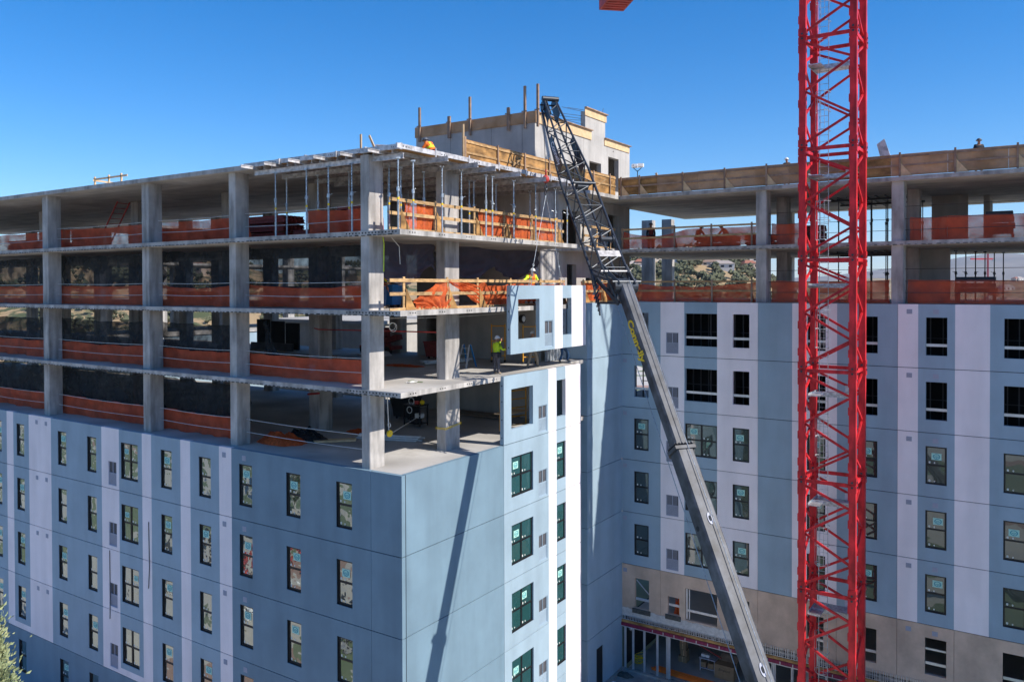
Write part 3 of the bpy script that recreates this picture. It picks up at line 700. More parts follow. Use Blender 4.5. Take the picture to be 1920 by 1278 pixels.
# ---- post shores
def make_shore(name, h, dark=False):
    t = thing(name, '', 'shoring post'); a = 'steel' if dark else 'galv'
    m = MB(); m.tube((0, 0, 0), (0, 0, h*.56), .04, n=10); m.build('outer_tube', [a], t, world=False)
    m = MB(); m.tube((0, 0, h*.56), (0, 0, h), .03, n=8)
    for i in range(9): m.box(-.012, .012, -.0315, -.029, h*.6+i*.12, h*.6+i*.12+.03, 1)
    m.build('inner_tube', [a, 'joint'], t, world=False)
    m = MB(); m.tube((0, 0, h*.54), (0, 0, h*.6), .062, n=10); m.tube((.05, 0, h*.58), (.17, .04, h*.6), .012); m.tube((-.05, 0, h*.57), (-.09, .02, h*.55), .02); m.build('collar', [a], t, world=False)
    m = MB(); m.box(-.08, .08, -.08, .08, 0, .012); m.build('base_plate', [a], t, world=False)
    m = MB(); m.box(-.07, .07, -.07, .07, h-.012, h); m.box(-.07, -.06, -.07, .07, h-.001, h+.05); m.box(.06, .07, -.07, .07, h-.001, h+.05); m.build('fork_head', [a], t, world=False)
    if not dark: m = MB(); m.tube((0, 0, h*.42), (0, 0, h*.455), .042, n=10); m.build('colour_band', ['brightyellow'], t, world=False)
    return t
sp = make_shore('post_shore', 2.63); used = [False]
def place_shore(proto, flag, x, y, z, lab, grp):
    o = proto if not flag[0] else copy_tree(proto)
    flag[0] = True; o.location = (x, y, z); o.rotation_euler = (0, 0, random.uniform(0, 6)); o['label'] = lab; o['group'] = grp
GR = 'galvanised posts propping the roof formwork'
for i, y in enumerate((-.1+.35, 1.11, 2.88, 4.16, 5.92, 6.4, 8.1, 9.99, 11.83, 13.0)):
    place_shore(sp, used, -.32, y, 9.15, f'{ORD[i]} galvanised prop from the corner along the sunlit top deck edge', GR)
for i, y in enumerate((.95, 1.5, 2.2, 3.65, 6.85, 7.2, 8.97, 12.0)):
    place_shore(sp, used, -1.9, y, 9.15, f'{ORD[i]} galvanised prop from the corner in the row behind the sunlit edge', GR)
for i, x in enumerate((-7.22, -5.35, -4.09, -2.8)):
    place_shore(sp, used, x, .36, 9.15, f'{ORD[i]} galvanised prop from the left on the shaded front edge of the top deck', GR)
for i, x in enumerate((-8.3, -6.32, -4.48)):
    place_shore(sp, used, x, 1.9, 9.15, f'{ORD[i]} galvanised prop from the left, one row back from the shaded edge', GR)
for i, (x, y) in enumerate(((-4.2, 4), (-4.2, 6.5), (-4.2, 9), (-4.2, 11.5), (-6.5, 8), (-6.5, 11))):
    place_shore(sp, used, x, y, 9.15, f'{ORD[i]} galvanised prop from the front in the shade deep under the formwork', GR)
# dark shores in the right wing
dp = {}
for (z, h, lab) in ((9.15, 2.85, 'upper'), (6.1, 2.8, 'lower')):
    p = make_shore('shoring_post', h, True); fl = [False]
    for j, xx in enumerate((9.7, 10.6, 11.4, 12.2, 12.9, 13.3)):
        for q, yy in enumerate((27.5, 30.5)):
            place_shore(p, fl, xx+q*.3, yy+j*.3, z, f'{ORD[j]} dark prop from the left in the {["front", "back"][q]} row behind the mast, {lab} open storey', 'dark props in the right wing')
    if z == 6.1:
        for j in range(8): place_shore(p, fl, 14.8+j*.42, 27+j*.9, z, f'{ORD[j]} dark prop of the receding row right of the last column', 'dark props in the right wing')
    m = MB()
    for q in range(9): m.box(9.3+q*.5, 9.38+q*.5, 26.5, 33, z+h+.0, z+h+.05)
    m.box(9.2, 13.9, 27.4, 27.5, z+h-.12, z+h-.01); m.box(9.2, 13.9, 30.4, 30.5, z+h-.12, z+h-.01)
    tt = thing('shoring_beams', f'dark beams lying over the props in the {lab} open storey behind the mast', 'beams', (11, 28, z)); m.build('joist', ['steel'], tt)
# ================================================================ TIMBER RAILS, BARRIERS, NETS
def rail_x(name, lab, x, posts, z, ends, tri=True, z1=1.15, toe=True, m1='wood'):
    """rail running along y in plane x"""
    t = thing(name, lab, 'railing', (x, ends[0], z), 'timber guard rails on the open decks')
    for y in posts:
        m = MB(); m.box(x-.1, x-.055, y-.06, y+.06, z, z+z1+.14); m.build('post', [m1], t)
        if tri:
            m = MB(); m.prism([(y+.05, z+.01), (y+.62, z+.01), (y+.05, z+.85)], x-.015, x+.005, lambda a, b, d: (d, a, b)); m.build('brace_board', ['ply'], t)
    for q, zz in enumerate((z+z1, z+z1*.55)):
        m = MB(); m.box(x-.054, x-.018, ends[0], ends[1], zz-.065, zz+.065); m.build('rail', [m1], t)
    if toe: m = MB(); m.box(x-.058, x-.02, ends[0], ends[1], z+.002, z+.1); m.build('toe_board', [m1], t)
    return t
def rail_y(name, lab, y, posts, z, ends, z1=1.15):
    t = thing(name, lab, 'railing', (ends[0], y, z), 'timber guard rails on the open decks')
    for x in posts:
        m = MB(); m.box(x-.045, x+.045, y-.02, y+.02, z, z+z1+.12); m.build('post', ['woodgrey'], t)
        m = MB(); m.prism([(y+.03, z+.01), (y+.5, z+.01), (y+.03, z+.8)], x-.02, x+.0, lambda a, b, d: (d, a, b)); m.build('brace_board', ['plygrey'], t)
    for q, zz in enumerate((z+z1, z+z1*.55)):
        m = MB(); m.box(ends[0], ends[1], y+.021, y+.06, zz-.05, zz+.05); m.build('rail', ['wood'], t)
    return t
rail_x('timber_guardrail', 'sunlit timber guard rail of the top open deck under the formwork', -.6, (.67, 2.86, 5.55, 7.86, 10.2, 12.56), 9.15, (.1, 13.2))
rail_x('timber_guardrail', 'timber guard rail on the set back deck edge behind the lattice jib', -1.15, (16.4, 18.0, 19.7), 9.15, (16.15, 20.2), False)
rail_x('timber_guardrail', 'sunlit timber guard rail of the deck just above the hoisted panel', -.6, (.95, 3.64, 5.77, 8.36, 11.0, 12.9), 6.1, (.1, 13.3))
rail_x('timber_guardrail', 'short timber guard rail above the pale inner wall by the boom head', -1.15, (16.4, 18.6), 6.1, (16.15, 20.2))
rail_y('timber_guardrail', 'shaded timber guard rail of the upper deck right of the stair tower', 20.6, (-.9, 2.33, 4.47, 6.7), 9.15, (-1.0, 6.94))
rail_y('timber_guardrail', 'shaded timber guard rail on top of the blue panels right of the boom', 20.6, (-.9, 2.33, 4.5, 6.7), 6.1, (-1.0, 6.94))
# small rail on the left roof
t = thing('roof_hatch_rail', 'small pale timber rail round a hatch on the left roof', 'railing', (-26, 6, 12.25))
for x, y in ((-23.2, 2.4), (-24.2, 4.6), (-22.0, 2.4), (-21.6, 4.6), (-24.6, 2.4)):
    m = MB(); m.box(x-.04, x+.04, y-.04, y+.04, 12.25, 13.2); m.build('post', ['woodpale'], t)
m = MB(); m.box(-24.7, -21.4, 2.36, 2.40, 13.0, 13.1); m.box(-24.7, -21.4, 4.64, 4.68, 13.0, 13.1); m.box(-24.7, -21.4, 2.36, 2.40, 12.65, 12.75); m.beam((-24.6, 2.3, 13), (-23.6, 4.6, 12.8), .04, .09); m.build('rail', ['woodpale'], t)
# plywood barriers on the roof edge
def barrier(name, lab, axis, off, posts, u0, u1, z0, zs, mm, pm):
    t = thing(name, lab, 'barrier', ((off, u0, z0) if axis == 'x' else (u0, off, z0)))
    P = (lambda u, d, z: (off+d, u, z)) if axis == 'x' else (lambda u, d, z: (u, off-d, z))
    def bx(m, ua, ub, d0, d1, za, zb):
        a = P(ua, d0, za); b = P(ub, d1, zb); m.box(min(a[0], b[0]), max(a[0], b[0]), min(a[1], b[1]), max(a[1], b[1]), za, zb)
    u = u0
    while u < u1:
        e = min(u+2.44, u1); m = MB(); bx(m, u, e-.006, -.03, -.012, z0+.02, z0+zs+random.uniform(-.015, .015)); m.build('plywood_sheet', [random.choice(mm)], t); u = e
    m = MB(); bx(m, u0, u1, -.011, .027, z0+zs-.15, z0+zs-.06); m.build('rail', [pm], t)
    m = MB(); bx(m, u0, u1, -.011, .027, z0+zs*.45, z0+zs*.45+.09); m.build('rail', [pm], t)
    for p in posts:
        m = MB(); bx(m, p-.045, p+.045, .028, .07, z0-.1, z0+zs+.06+random.uniform(-.03, .05)); m.build('post', ['woodgrey'], t)
        m = MB(); m.prism([(p+.05, z0+.0), (p+.55, z0+.0), (p+.05, z0+.62)], .03, .045, (lambda a, b, d: P(a, d, b))); m.build('brace_board', ['ply' if axis == 'x' else 'woodpale'], t)
    return t
t = barrier('plywood_barrier', 'sunlit tall plywood barrier standing behind the formwork at the roof edge', 'x', -1.15, (5.5, 8.0, 10.3, 12.6, 15.2, 17.4, 19.4), 5.45, 20.2, 12.27, 1.12, ['ply'], 'wood')
m = MB(); m.beam((-1.13, 8.9, 12.5), (-1.13, 10.0, 13.1), .05, .08); m.beam((-1.13, 17.6, 12.5), (-1.13, 18.9, 13.1), .05, .08); m.build('diagonal_board', ['wood'], t)
m = MB(); m.beam((-1.16, 5.42, 12.3), (-1.16, 5.42, 14.0), .05, .09, up=(1, 0, 0)); m.build('tall_post', ['woodpale'], t)
barrier('plywood_barrier', 'long weathered plywood barrier along the roof edge of the right wing', 'y', 20.45, (-.9, .27, 2.88, 5.28, 7.53, 9.3, 11.81, 13.93, 16.29, 18.77, 21.2, 23.6), -1.1, 44, 12.27, 1.06, ['plygrey', 'plygrey', 'ply'], 'woodgrey')
# board forms on the stair tower
t = thing('tower_edge_form', 'brown board formwork with steel bars round the stair tower top', 'formwork', (CX0, CY0, 15.9))
m = MB(); m.box(CX0-.06, CX1+.09, CY0-.05, CY0-.005, 15.62, 16.22); m.build('side_board', ['plygrey'], t)
m = MB(); m.box(CX1+.005, CX1+.05, CY0-.004, 19.9, 15.62, 16.15, 0); m.box(CX1+.0, CX1+.16, CY0-.0, 19.95, 16.152, 16.2, 1); m.build('side_board', ['woodpale', 'woodgrey'], t)
m = MB(); m.box(CX1+.005, CX1+.05, 19.1, 21.85, 16.95, 17.38, 0); m.box(CX1, CX1+.16, 19.1, 21.9, 17.382, 17.44, 1); m.build('side_board', ['woodpale', 'woodgrey'], t)
m = MB(); m.box(CX1+.005, CX1+.05, 21.6, 25.1, 15.55, 15.95, 0); m.box(CX1, CX1+.16, 21.6, 25.2, 15.952, 16.0, 1); m.build('side_board', ['woodpale', 'woodgrey'], t)
for x, h, w_ in ((CX0+.35, 1.1, .06), (-8.2, .35, .09), (-6.75, 1.25, .06), (-4.2, .35, .08), (-3.15, 1.35, .06), (-2.35, 1.35, .06)):
    m = MB(); m.box(x-w_, x+w_, CY0-.16, CY0-.052, 15.35, 16.22+h, 0); m.box(x-.16, x+.16, CY0-.2, CY0-.165, 16.2, 16.26, 0); m.build('upright_bar', ['woodgrey'], t)
m = MB()
for i, (dy, dz) in enumerate(((0, .1), (.1, 0), (.05, -.25), (.0, -.5), (.15, -.42), (.1, -.75))):
    m.tube((CX1-.15, 19.35, 17.2+dz), (CX1-.5-.2*i % 1, 18.0-dy*3, 17.15+dz+dy), .014, n=5)
m.tube((CX1-.2, 21.6, 17.3), (CX1-.3, 22.1, 17.9), .015, n=5); m.build('rebar', ['darkrope'], t)
# nets
def net(name, lab, matn, P, nu, nv, amp, sag=0, seed=0, cat='safety net', grp=None, fr=2.5):
    m = MB()
    def fn(u, v):
        p = Vector(P(u, v)); s = sag*math.sin(math.pi*u)*v
        a = noise.noise(Vector((u*fr*3+seed, v*2, seed*1.7)))*amp*1.5+noise.noise(Vector((u*fr*5+v*3, v*4+seed, 3)))*amp*.8+amp*.5*math.sin((u*11+v*2.5+seed)*2.2)*noise.noise(Vector((u*4, seed, 1)))
        s += amp*.9*abs(noise.noise(Vector((u*5, seed*2.1, 7))))*v
        return (p.x+a*.6, p.y+a, p.z-s+a*.25)
    m.grid(fn, nu, nv); o = m.build(name, [matn], smooth=True)
    return tag(o, lab, cat, grp)
bays = [(-35.4, -26.45, 'far left bay'), (-25.8, -17.05, 'second bay from left'), (-16.4, -10.4, 'third bay from left'), (-9.9, -2.25, 'bay beside the corner column')]
lv = [(0, 'lowest open deck'), (3.05, 'second open deck up'), (6.1, 'third open deck up'), (9.15, 'top open deck')]
sd = 0
for z, ln in lv:
    for i, (a, b, bn) in enumerate(bays):
        sd += 1
        if z == 0 and i == 3: continue
        a -= .85; hgt = {0: 1.08, 3.05: 1.02, 6.1: 1.05, 9.15: 1.12}[z]; y = 1.25 if z < 9 else 1.5
        if z == 9.15 and i == 3: a = -6.6
        net('safety_net', f'orange net across the {bn} of the {ln}', 'netor', lambda u, v: (a+(b-a)*u, y+.12*(1-v), z+.02+hgt*v), 40, 8, .09, .2 if (z == 6.1 and i > 1) else .08, sd, grp='orange debris nets on the shaded side')
        if z < 9 and i < 3 or z == 6.1:
            top = {0: 2.62, 3.05: 2.30, 6.1: 2.72}[z]
            net('shade_net', f'black debris net over the {bn} of the {ln}', 'netbk', lambda u, v: (a+(b-a)*u, y+.28, z+.85+(top-.85)*v), 40, 10, .14, .10, sd+50, grp='black debris nets on the shaded side')
# wire rope pairs strung between columns
for z, ln in lv:
    t = thing('cable_rail', f'pale wire ropes strung between the columns of the {ln}', 'cable rail', (-30, .9, z), 'wire rope rails')
    for hz in (1.12, .55):
        m = MB()
        for a, b, _ in bays: m.path([(a-.2+(b-a+.4)*q/8, .95, z+hz-.05*math.sin(math.pi*q/8)) for q in range(9)], .012, 4)
        m.build('wire_rope', ['cable'], t)
t = thing('cable_rail', 'wire ropes across the right wing openings behind and beside the mast', 'cable rail', (8, 20.9, 9.15), 'wire rope rails')
for z in (6.1, 9.15):
    for hz in (1.1, .55, 1.7): m = MB(); m.path([(7.4+q*1.6, 20.95, z+hz) for q in range(14)], .012, 4); m.build('wire_rope', ['darkrope'], t)
# black bunched nets on sunlit side of third storey
for i, (a, b) in enumerate(((.9, 4.45), (5.5, 13.0))):
    m = MB()
    def fn(u, v):
        y = a+(b-a)*u; cen = .5+.0*u
        s = (1-v)*(.55+.45*abs(math.sin(u*math.pi*(2 if i else 1)+.3)))*(1.45 if i else 1.7)
        wv = .10*noise.noise(Vector((u*6, v*3, i+2)))+.05*math.sin(14*math.atan2(v-.35, (u-.55)*2.2))*min(1, 3*math.hypot(u-.55, v-.35))*(1-v)**.4
        return (-2.0+wv*1.5, y, 8.78-s+.15*wv+.03*math.sin(u*9))
    m.grid(fn, 70, 24); tag(m.build('shade_net', ['netpur'], smooth=True), ['bunched dark net hung between the corner column and the second sunlit column', 'long dark net sagging from the ceiling behind the worker in the orange vest'][i], 'shade net')
# orange nets on the sunlit rails
spans9 = [(1.0, 2.8, .9), (6.0, 7.8, 1.0), (7.95, 10.15, 1.0), (10.3, 12.5, .9)]
for i, (a, b, hgt) in enumerate(spans9):
    net('safety_net', f'{ORD[i]} sunlit orange net from the corner on the top deck rail', 'netsun', lambda u, v: (-.74, a+(b-a)*u, 9.2+1.05*v), 24, 8, .06, .04, 200+i, grp='orange nets on the sunlit rails')
m = MB()
def dn(u, v):
    y = 1.5+2.4*u; k = abs(u-.75); top = 7.28-.75*max(0, .75-u)*1.4
    z = 6.15+(top-6.15)*v; fold = .07*math.sin(18*(u-.75)/(.25+v)); wv = noise.noise(Vector((u*5, v*3, 9)))*.1+fold*(1-.5*v)
    return (-.68+wv+.08*(1-v), y+(.1-.25*u)*(1-v), z)
m.grid(dn, 70, 20); tag(m.build('safety_net', ['netsun'], smooth=True), 'orange net bunched into a tent shape over the middle sunlit rail', 'safety net', 'orange nets on the sunlit rails')
m = MB()
def dn(u, v):
    y = 3.7+2.2*u; z = 7.3-(.1+1.0*u)*(1-v)-.25*u*v; wv = .06*math.sin(v*30+u*5)+noise.noise(Vector((u*6, v*6, 3)))*.08
    return (-.66+wv, y, z)
m.grid(dn, 30, 16); tag(m.build('safety_net', ['netsun'], smooth=True), 'orange net swagged diagonally right of the second sunlit column', 'safety net', 'orange nets on the sunlit rails')
net('safety_net', 'crumpled orange net on the rail left of the hoisted panel', 'netsun', lambda u, v: (-.72, 5.9+3.6*u, 6.15+1.0*v), 50, 12, .2, .05, 301, grp='orange nets on the sunlit rails', fr=5)
net('safety_net', 'orange net seen through the hoisted panel window', 'netsun', lambda u, v: (-.72, 9.6+3.8*u, 6.3+.9*v), 40, 10, .15, .1, 305, grp='orange nets on the sunlit rails', fr=4)
net('safety_net', 'taut orange net on the short rail right of the hoisted panel', 'netsun', lambda u, v: (-1.3, 16.2+3.9*u, 6.14+1.15*v), 30, 8, .05, .0, 309, grp='orange nets on the sunlit rails')
# right wing nets
net('safety_net', 'orange net on the upper rail right of the stair tower', 'netor', lambda u, v: (-.9+7.8*u, 20.72, 9.2+v*(1.0-.55*math.sin(min(1, u*2)*math.pi)*.6)), 50, 8, .06, .0, 401, grp='orange nets on the right wing')
net('safety_net', 'orange net sagging on the rail above the blue panels beside the boom', 'netor', lambda u, v: (-.9+7.8*u, 20.75, 6.12+1.12*v), 50, 8, .12, .25, 402, grp='orange nets on the right wing')
for z, a, b, s in ((9.15, 7.6, 9.4, 'left of the mast, upper storey'), (6.1, 7.6, 13.4, 'behind the mast, lower storey'), (9.15, 14.3, 15.9, 'beside the last column, upper storey'), (6.1, 14.2, 24, 'right of the last column, lower storey'), (9.15, 15.9, 24, 'pale and sagging, far right of the upper storey')):
    net('safety_net', f'orange net {s} of the right wing', 'netor', lambda u, v: (a+(b-a)*u, 21.1, z+.03+1.15*v), 40, 8, .05, .06, a+z, grp='orange nets on the right wing')
# piles of net on floors
def pile(name, lab, matn, c, rx, ry, h, seed, cat='net pile'):
    m = MB()
    def fn(u, v):
        a = 2*math.pi*u; r = v; k = noise.noise(Vector((math.cos(a)*2, math.sin(a)*2, seed)))
        rr = r*(1+.35*k); z = h*max(0, (1-r**2))*(1+.8*noise.noise(Vector((math.cos(a)*r*5, math.sin(a)*r*5, seed))))+.02
        return (c[0]+rx*rr*math.cos(a), c[1]+ry*rr*math.sin(a), c[2]+max(.006, z*(1 if v < 1 else 0)+.006))
    m.grid(fn, 36, 9); return tag(m.build(name, [matn], smooth=True), lab, cat)
pile('net_pile', 'orange net heaped on the lowest open deck beside the column', 'netsun', (-8.9, 2.0, 0), 1.3, .7, .38, 1)
pile('net_pile', 'black net heaped behind the orange heap on the lowest deck', 'netbk', (-8.6, 3.2, 0), 1.4, .6, .4, 4)
pile('net_pile', 'small orange net heap in the middle of the lowest deck', 'netsun', (-7.6, 5.8, 0), .9, .35, .12, 7)
pile('net_pile', 'flat orange net lying on the second deck behind the corner column', 'netsun', (-6.9, 8.1, 3.05), 1.2, .5, .05, 9)
# hanging corner of black net at third column
net('shade_net', 'black net gathered at the column edge of the second open deck up', 'netbk', lambda u, v: (-9.4+1.3*u*(1-v), 1.6, 3.2+2.3*v), 12, 12, .1, 0, 77, cat='shade net')
# ================================================================ TOWER CRANE
TC = thing('tower_crane', 'tall crimson lattice tower crane mast standing in front of the right wing', 'tower crane', (10.46, 16.0, -15.45))
S = 2.2; X0, Y0 = 10.46, 16.0; CO = [(X0, Y0), (X0+S, Y0), (X0+S, Y0+S), (X0, Y0+S)]
LW = .29
def inner(c): return c
def section(zb, zt_):
    t = bpy.data.objects.new('mast_section', None); C.objects.link(t); t.parent = TC; t.location = (0, 0, zb-TC.location.z)
    for (x, y) in CO:
        m = MB(); m.box(x-LW/2, x+LW/2, y-LW/2, y+LW/2, zb, zt_-.012)
        for z in (zb+.18, zt_-.2): m.box(x-LW/2-.03, x+LW/2+.03, y-LW/2-.03, y+LW/2+.03, z-.16, z+.16)
        m.build('leg', ['red'], t)
        m = MB()
        for z in (zb+.1, zt_-.12):
            m.tube((x-LW/2-.06, y, z), (x+LW/2+.06, y, z), .05, n=8); m.tube((x, y-LW/2-.06, z), (x, y+LW/2+.06, z), .05, n=8)
        for q in range(4): z = zb+.6+q*1.25; m.box(x-LW/2-.05, x-LW/2-.0, y-.1, y+.06, z, z+.35, 1)
        m.build('pin', ['steel', 'red'], t)
    J = zt_
    for f in range(4):
        a = Vector((*CO[f], 0)); b = Vector((*CO[(f+1) % 4], 0)); d = (b-a).normalized(); a = a+d*LW/2; b = b-d*LW/2
        if f in (2, 1): a, b = b, a
        zz = [J-.32, J-1.2, J-2.5, J-3.72, J-4.9]; m = MB()
        for i in range(4):
            p, q = (a, b) if i % 2 == 0 else (b, a)
            m.beam(p+Vector((0, 0, zz[i]-(.05 if i else 0))), q+Vector((0, 0, zz[i+1]+.05)), .078, .105)
        m.build('diagonal_brace', ['red'], t)
        m = MB(); m.beam(a+Vector((0, 0, J-.08)), b+Vector((0, 0, J-.08)), .10, .16); m.build('horizontal_brace', ['red'], t)
    # platform
    zp = J-1.28; m = MB()
    m.box(X0+.2, X0+S-.2, Y0+.95, Y0+S-.2, zp, zp+.04); m.box(X0+.2, X0+.75, Y0+.2, Y0+.95, zp, zp+.04)
    m.box(X0+.2, X0+S-.2, Y0+.94, Y0+.96, zp-.08, zp+.12); m.box(X0+.19, X0+.21, Y0+.2, Y0+S-.2, zp-.08, zp+.12); m.build('platform', ['galv'], t)
    m = MB(); m.box(X0+S-.7, X0+S-.25, Y0+S-.32, Y0+S-.2, zp+.06, zp+.38); m.build('sign_plate', ['alu'], t)
    m = MB(); lx, ly = X0+.62, Y0+S-.75
    for s_ in (-.2, .2): m.tube((lx+s_, ly, zb), (lx+s_, ly, zt_), .018, n=6)
    z = zb+.15
    while z < zt_: m.tube((lx-.2, ly, z), (lx+.2, ly, z), .011, n=5); z += .3
    m.build('ladder', ['galv'], t)
    m = MB()
    for z in (zb+.9, zb+1.8, zb+2.7):
        pts = [(lx+.33*math.cos(q), ly-.12+.58*-abs(math.sin(q)), z) for q in [math.pi*k/8 for k in range(9)]]; m.path(pts, .014, 5); m.path([(lx+.33, ly-.12, z), (lx+.2, ly, z)], .014, 5); m.path([(lx-.33, ly-.12, z), (lx-.2, ly, z)], .014, 5)
    for q in (.15, .35, .5, .65, .85):
        p = (lx+.33*math.cos(math.pi*q), ly-.12-.58*math.sin(math.pi*q)); m.tube((*p, zb+.9), (*p, zb+2.7), .01, n=5)
    m.build('ladder_cage', ['galv'], t)
z = 18.44
lo = []
for k in range(-1, 7): lo.append(18.44-k*5.09)
for zt_ in lo: section(zt_-5.09, zt_)
m = MB(); m.path([(X0+.02, Y0+.25+.03*math.sin(q), -15+q*1.1) for q in range(35)], .025, 6); m.build('power_cable', ['darkrope'], TC)
# slewing unit, counter jib and ballast above the frame
m = MB(); m.tube((X0+S/2, Y0+S/2, 23.6), (X0+S/2, Y0+S/2, 24.6), 1.4, n=24); m.build('slewing_ring', ['red'], TC)
cdir = (Vector((1.9, 12.3, 0))-Vector((X0+S/2, Y0+S/2, 0))).normalized(); cn = Vector((-cdir.y, cdir.x, 0))
cc = Vector((X0+S/2, Y0+S/2, 25.2))
m = MB()
for s_ in (-.7, .7):
    m.beam(cc+cn*s_, cc+cn*s_+cdir*13, .2, .35); m.beam(cc+cn*s_, cc+cn*s_-cdir*30, .15, .15)
m.beam(cc+Vector((0, 0, 1.2)), cc+Vector((0, 0, 1.2))-cdir*30, .15, .15)
for i in range(15):
    a = cc-cdir*2*i; b = cc-cdir*(2*i+1)+Vector((0, 0, 1.2)); c2 = cc-cdir*(2*i+2)
    for s_ in (-.7, .7): m.beam(a+cn*s_, b, .07, .07); m.beam(b, c2+cn*s_, .07, .07)
m.build('jib', ['red'], TC)
e1 = (R0*1+F0*.17).normalized(); e2 = (R0*.17-F0).normalized(); bc = Vector((2.75, 12.6, 20.55))
m = MB()
def bb(u0, u1, v0, v1, z0, z1, mi=0):
    m.hexa([bc+e1*u+e2*v+Vector((0, 0, z_)) for z_ in (z0, z1) for (u, v) in ((u0, v0), (u1, v0), (u1, v1), (u0, v1))], mi)
bb(-.62, -.54, -1.2, 1.2, 0, 5.2); bb(.54, .62, -1.2, 1.2, 0.0, 5.2)
for i in range(8): bb(-.54, .54, -1.2+i*.32, -1.2+i*.32+.2, 0, .1)
bb(-.54, .54, -1.2, 1.2, .45, 4.8); m.build('counterweight', ['redlite'], TC)
# ================================================================ MOBILE CRANE (telescopic boom and lattice jib)
MC = thing('mobile_crane', 'dark steel telescopic crane boom with lattice jib lifting the wall panel', 'mobile crane', (18.4, -2.9, -15.4))
P0 = Vector((18.62, -3.02, -14.7)); P1 = Vector((6.07, 6.18, 7.0)); D = (P1-P0).normalized()
hx = D.cross(Vector((0, 0, 1))).normalized(); vz = hx.cross(D).normalized()
if vz.z < 0: vz = -vz
def boomsec(a, b, wd, hg, name):
    m = MB(); pr = [(-wd/2+.06, hg/2), (wd/2-.06, hg/2), (wd/2, hg/2-.06), (wd/2, -hg*.25), (wd*.28, -hg/2), (-wd*.28, -hg/2), (-wd/2, -hg*.25), (-wd/2, hg/2-.06)]
    m.prism(pr, 0, (b-a).length, lambda p, q, d: a+D*d+hx*p+vz*q); return m.build(name, ['boom'], MC, fixn=True)
def at(z): return P0+D*((z-P0.z)/D.z)
Pa = at(1.3)
boomsec(Pa, P1, .52, .56, 'boom_section'); boomsec(at(-10), Pa-D*.0, .66, .72, 'boom_section'); boomsec(P0, at(-10), .78, .86, 'boom_section')
m = MB(); pr = [(-.40, .42), (.40, .42), (.42, -.15), (.22, -.45), (-.22, -.45), (-.42, -.15)]
m.prism(pr, -.06, .06, lambda p, q, d: Pa+D*d+hx*p+vz*q); m.prism(pr, .12, .16, lambda p, q, d: Pa+D*d+hx*p*.92+vz*q*.92)
for i in range(6): m.tube(Pa+D*.14+hx*(-.3+i*.12)+vz*.38, Pa+D*.14+hx*(-.3+i*.12)+vz*.44, .03, n=6)
m.build('section_collar', ['boom'], MC)
def onface(P, side): return P
m = MB()
wseg = lambda z: (.66, .72) if z < 1.3 else (.52, .56)
for z, r in ((4.6, .06), (5.3, .035), (-.9, .09)):
    p = at(z); m.tube(p-hx*(wseg(z)[0]/2-.01), p-hx*(wseg(z)[0]/2+.008), r, n=12); m.tube(p+hx*(wseg(z)[0]/2-.01), p+hx*(wseg(z)[0]/2+.008), r, n=12)
m.build('pin_hole', ['joint'], MC)
for z in (-.75, -4.5, -8):
    m = MB()
    p = at(z)+vz*(.36+.004)
    m.prism([(.085*math.cos(t_)*1, .2*math.sin(t_)) for t_ in [2*math.pi*i/16 for i in range(16)]], 0, .02, lambda a, b, d: p+hx*a+D*b+vz*d, 0)
    m.prism([(.05*math.cos(t_)*1, .10*math.sin(t_)) for t_ in [2*math.pi*i/12 for i in range(12)]], .021, .03, lambda a, b, d: p+hx*a+D*b+vz*d, 1)
    m.build('wear_pad_slot', ['grille', 'joint'], MC)
m = MB()
for s_ in (-1, 1): m.tube(at(-14)+hx*s_*.45-vz*.38, P1+hx*s_*.36-vz*.34, .014, n=5)
m.tube(at(-14)+vz*.52+hx*.1, P1+vz*.4+hx*.08, .014, n=5); m.build('hoist_rope', ['galv'], MC)
def textmesh(body, size, shear=0, bold=0):
    cu = bpy.data.curves.new('t', 'FONT'); cu.body = body; cu.size = size; cu.align_x = 'CENTER'; cu.align_y = 'CENTER'; cu.shear = shear; cu.offset = bold; cu.extrude = .001
    o = bpy.data.objects.new('t', cu); C.objects.link(o); bpy.context.view_layer.update()
    me = bpy.data.meshes.new_from_object(o.evaluated_get(bpy.context.evaluated_depsgraph_get())); bpy.data.objects.remove(o); return me
def lettering(name, body, size, org, ex, ey, mt, parent, shear=.0, bold=.004, label=None):
    me = textmesh(body, size, shear, bold); m = MB(); ex = Vector(ex); ey = Vector(ey); nn = ex.cross(ey)
    for v in me.vertices: m.v.append(tuple(Vector(org)+ex*v.co.x+ey*v.co.y+nn*v.co.z))
    for p in me.polygons: m.f.append(tuple(p.vertices)); m.m.append(0)
    return m.build(name, [mt], parent, label=label)
# which side faces the viewer
sd_ = -1 if (-hx).dot(CAM-P1) > 0 else 1
lettering('painted_name', 'Connelly', .50, at(5.0)+hx*sd_*(.264), -D, vz if sd_ < 0 else vz, 'brightyellow', MC, .3, .02)
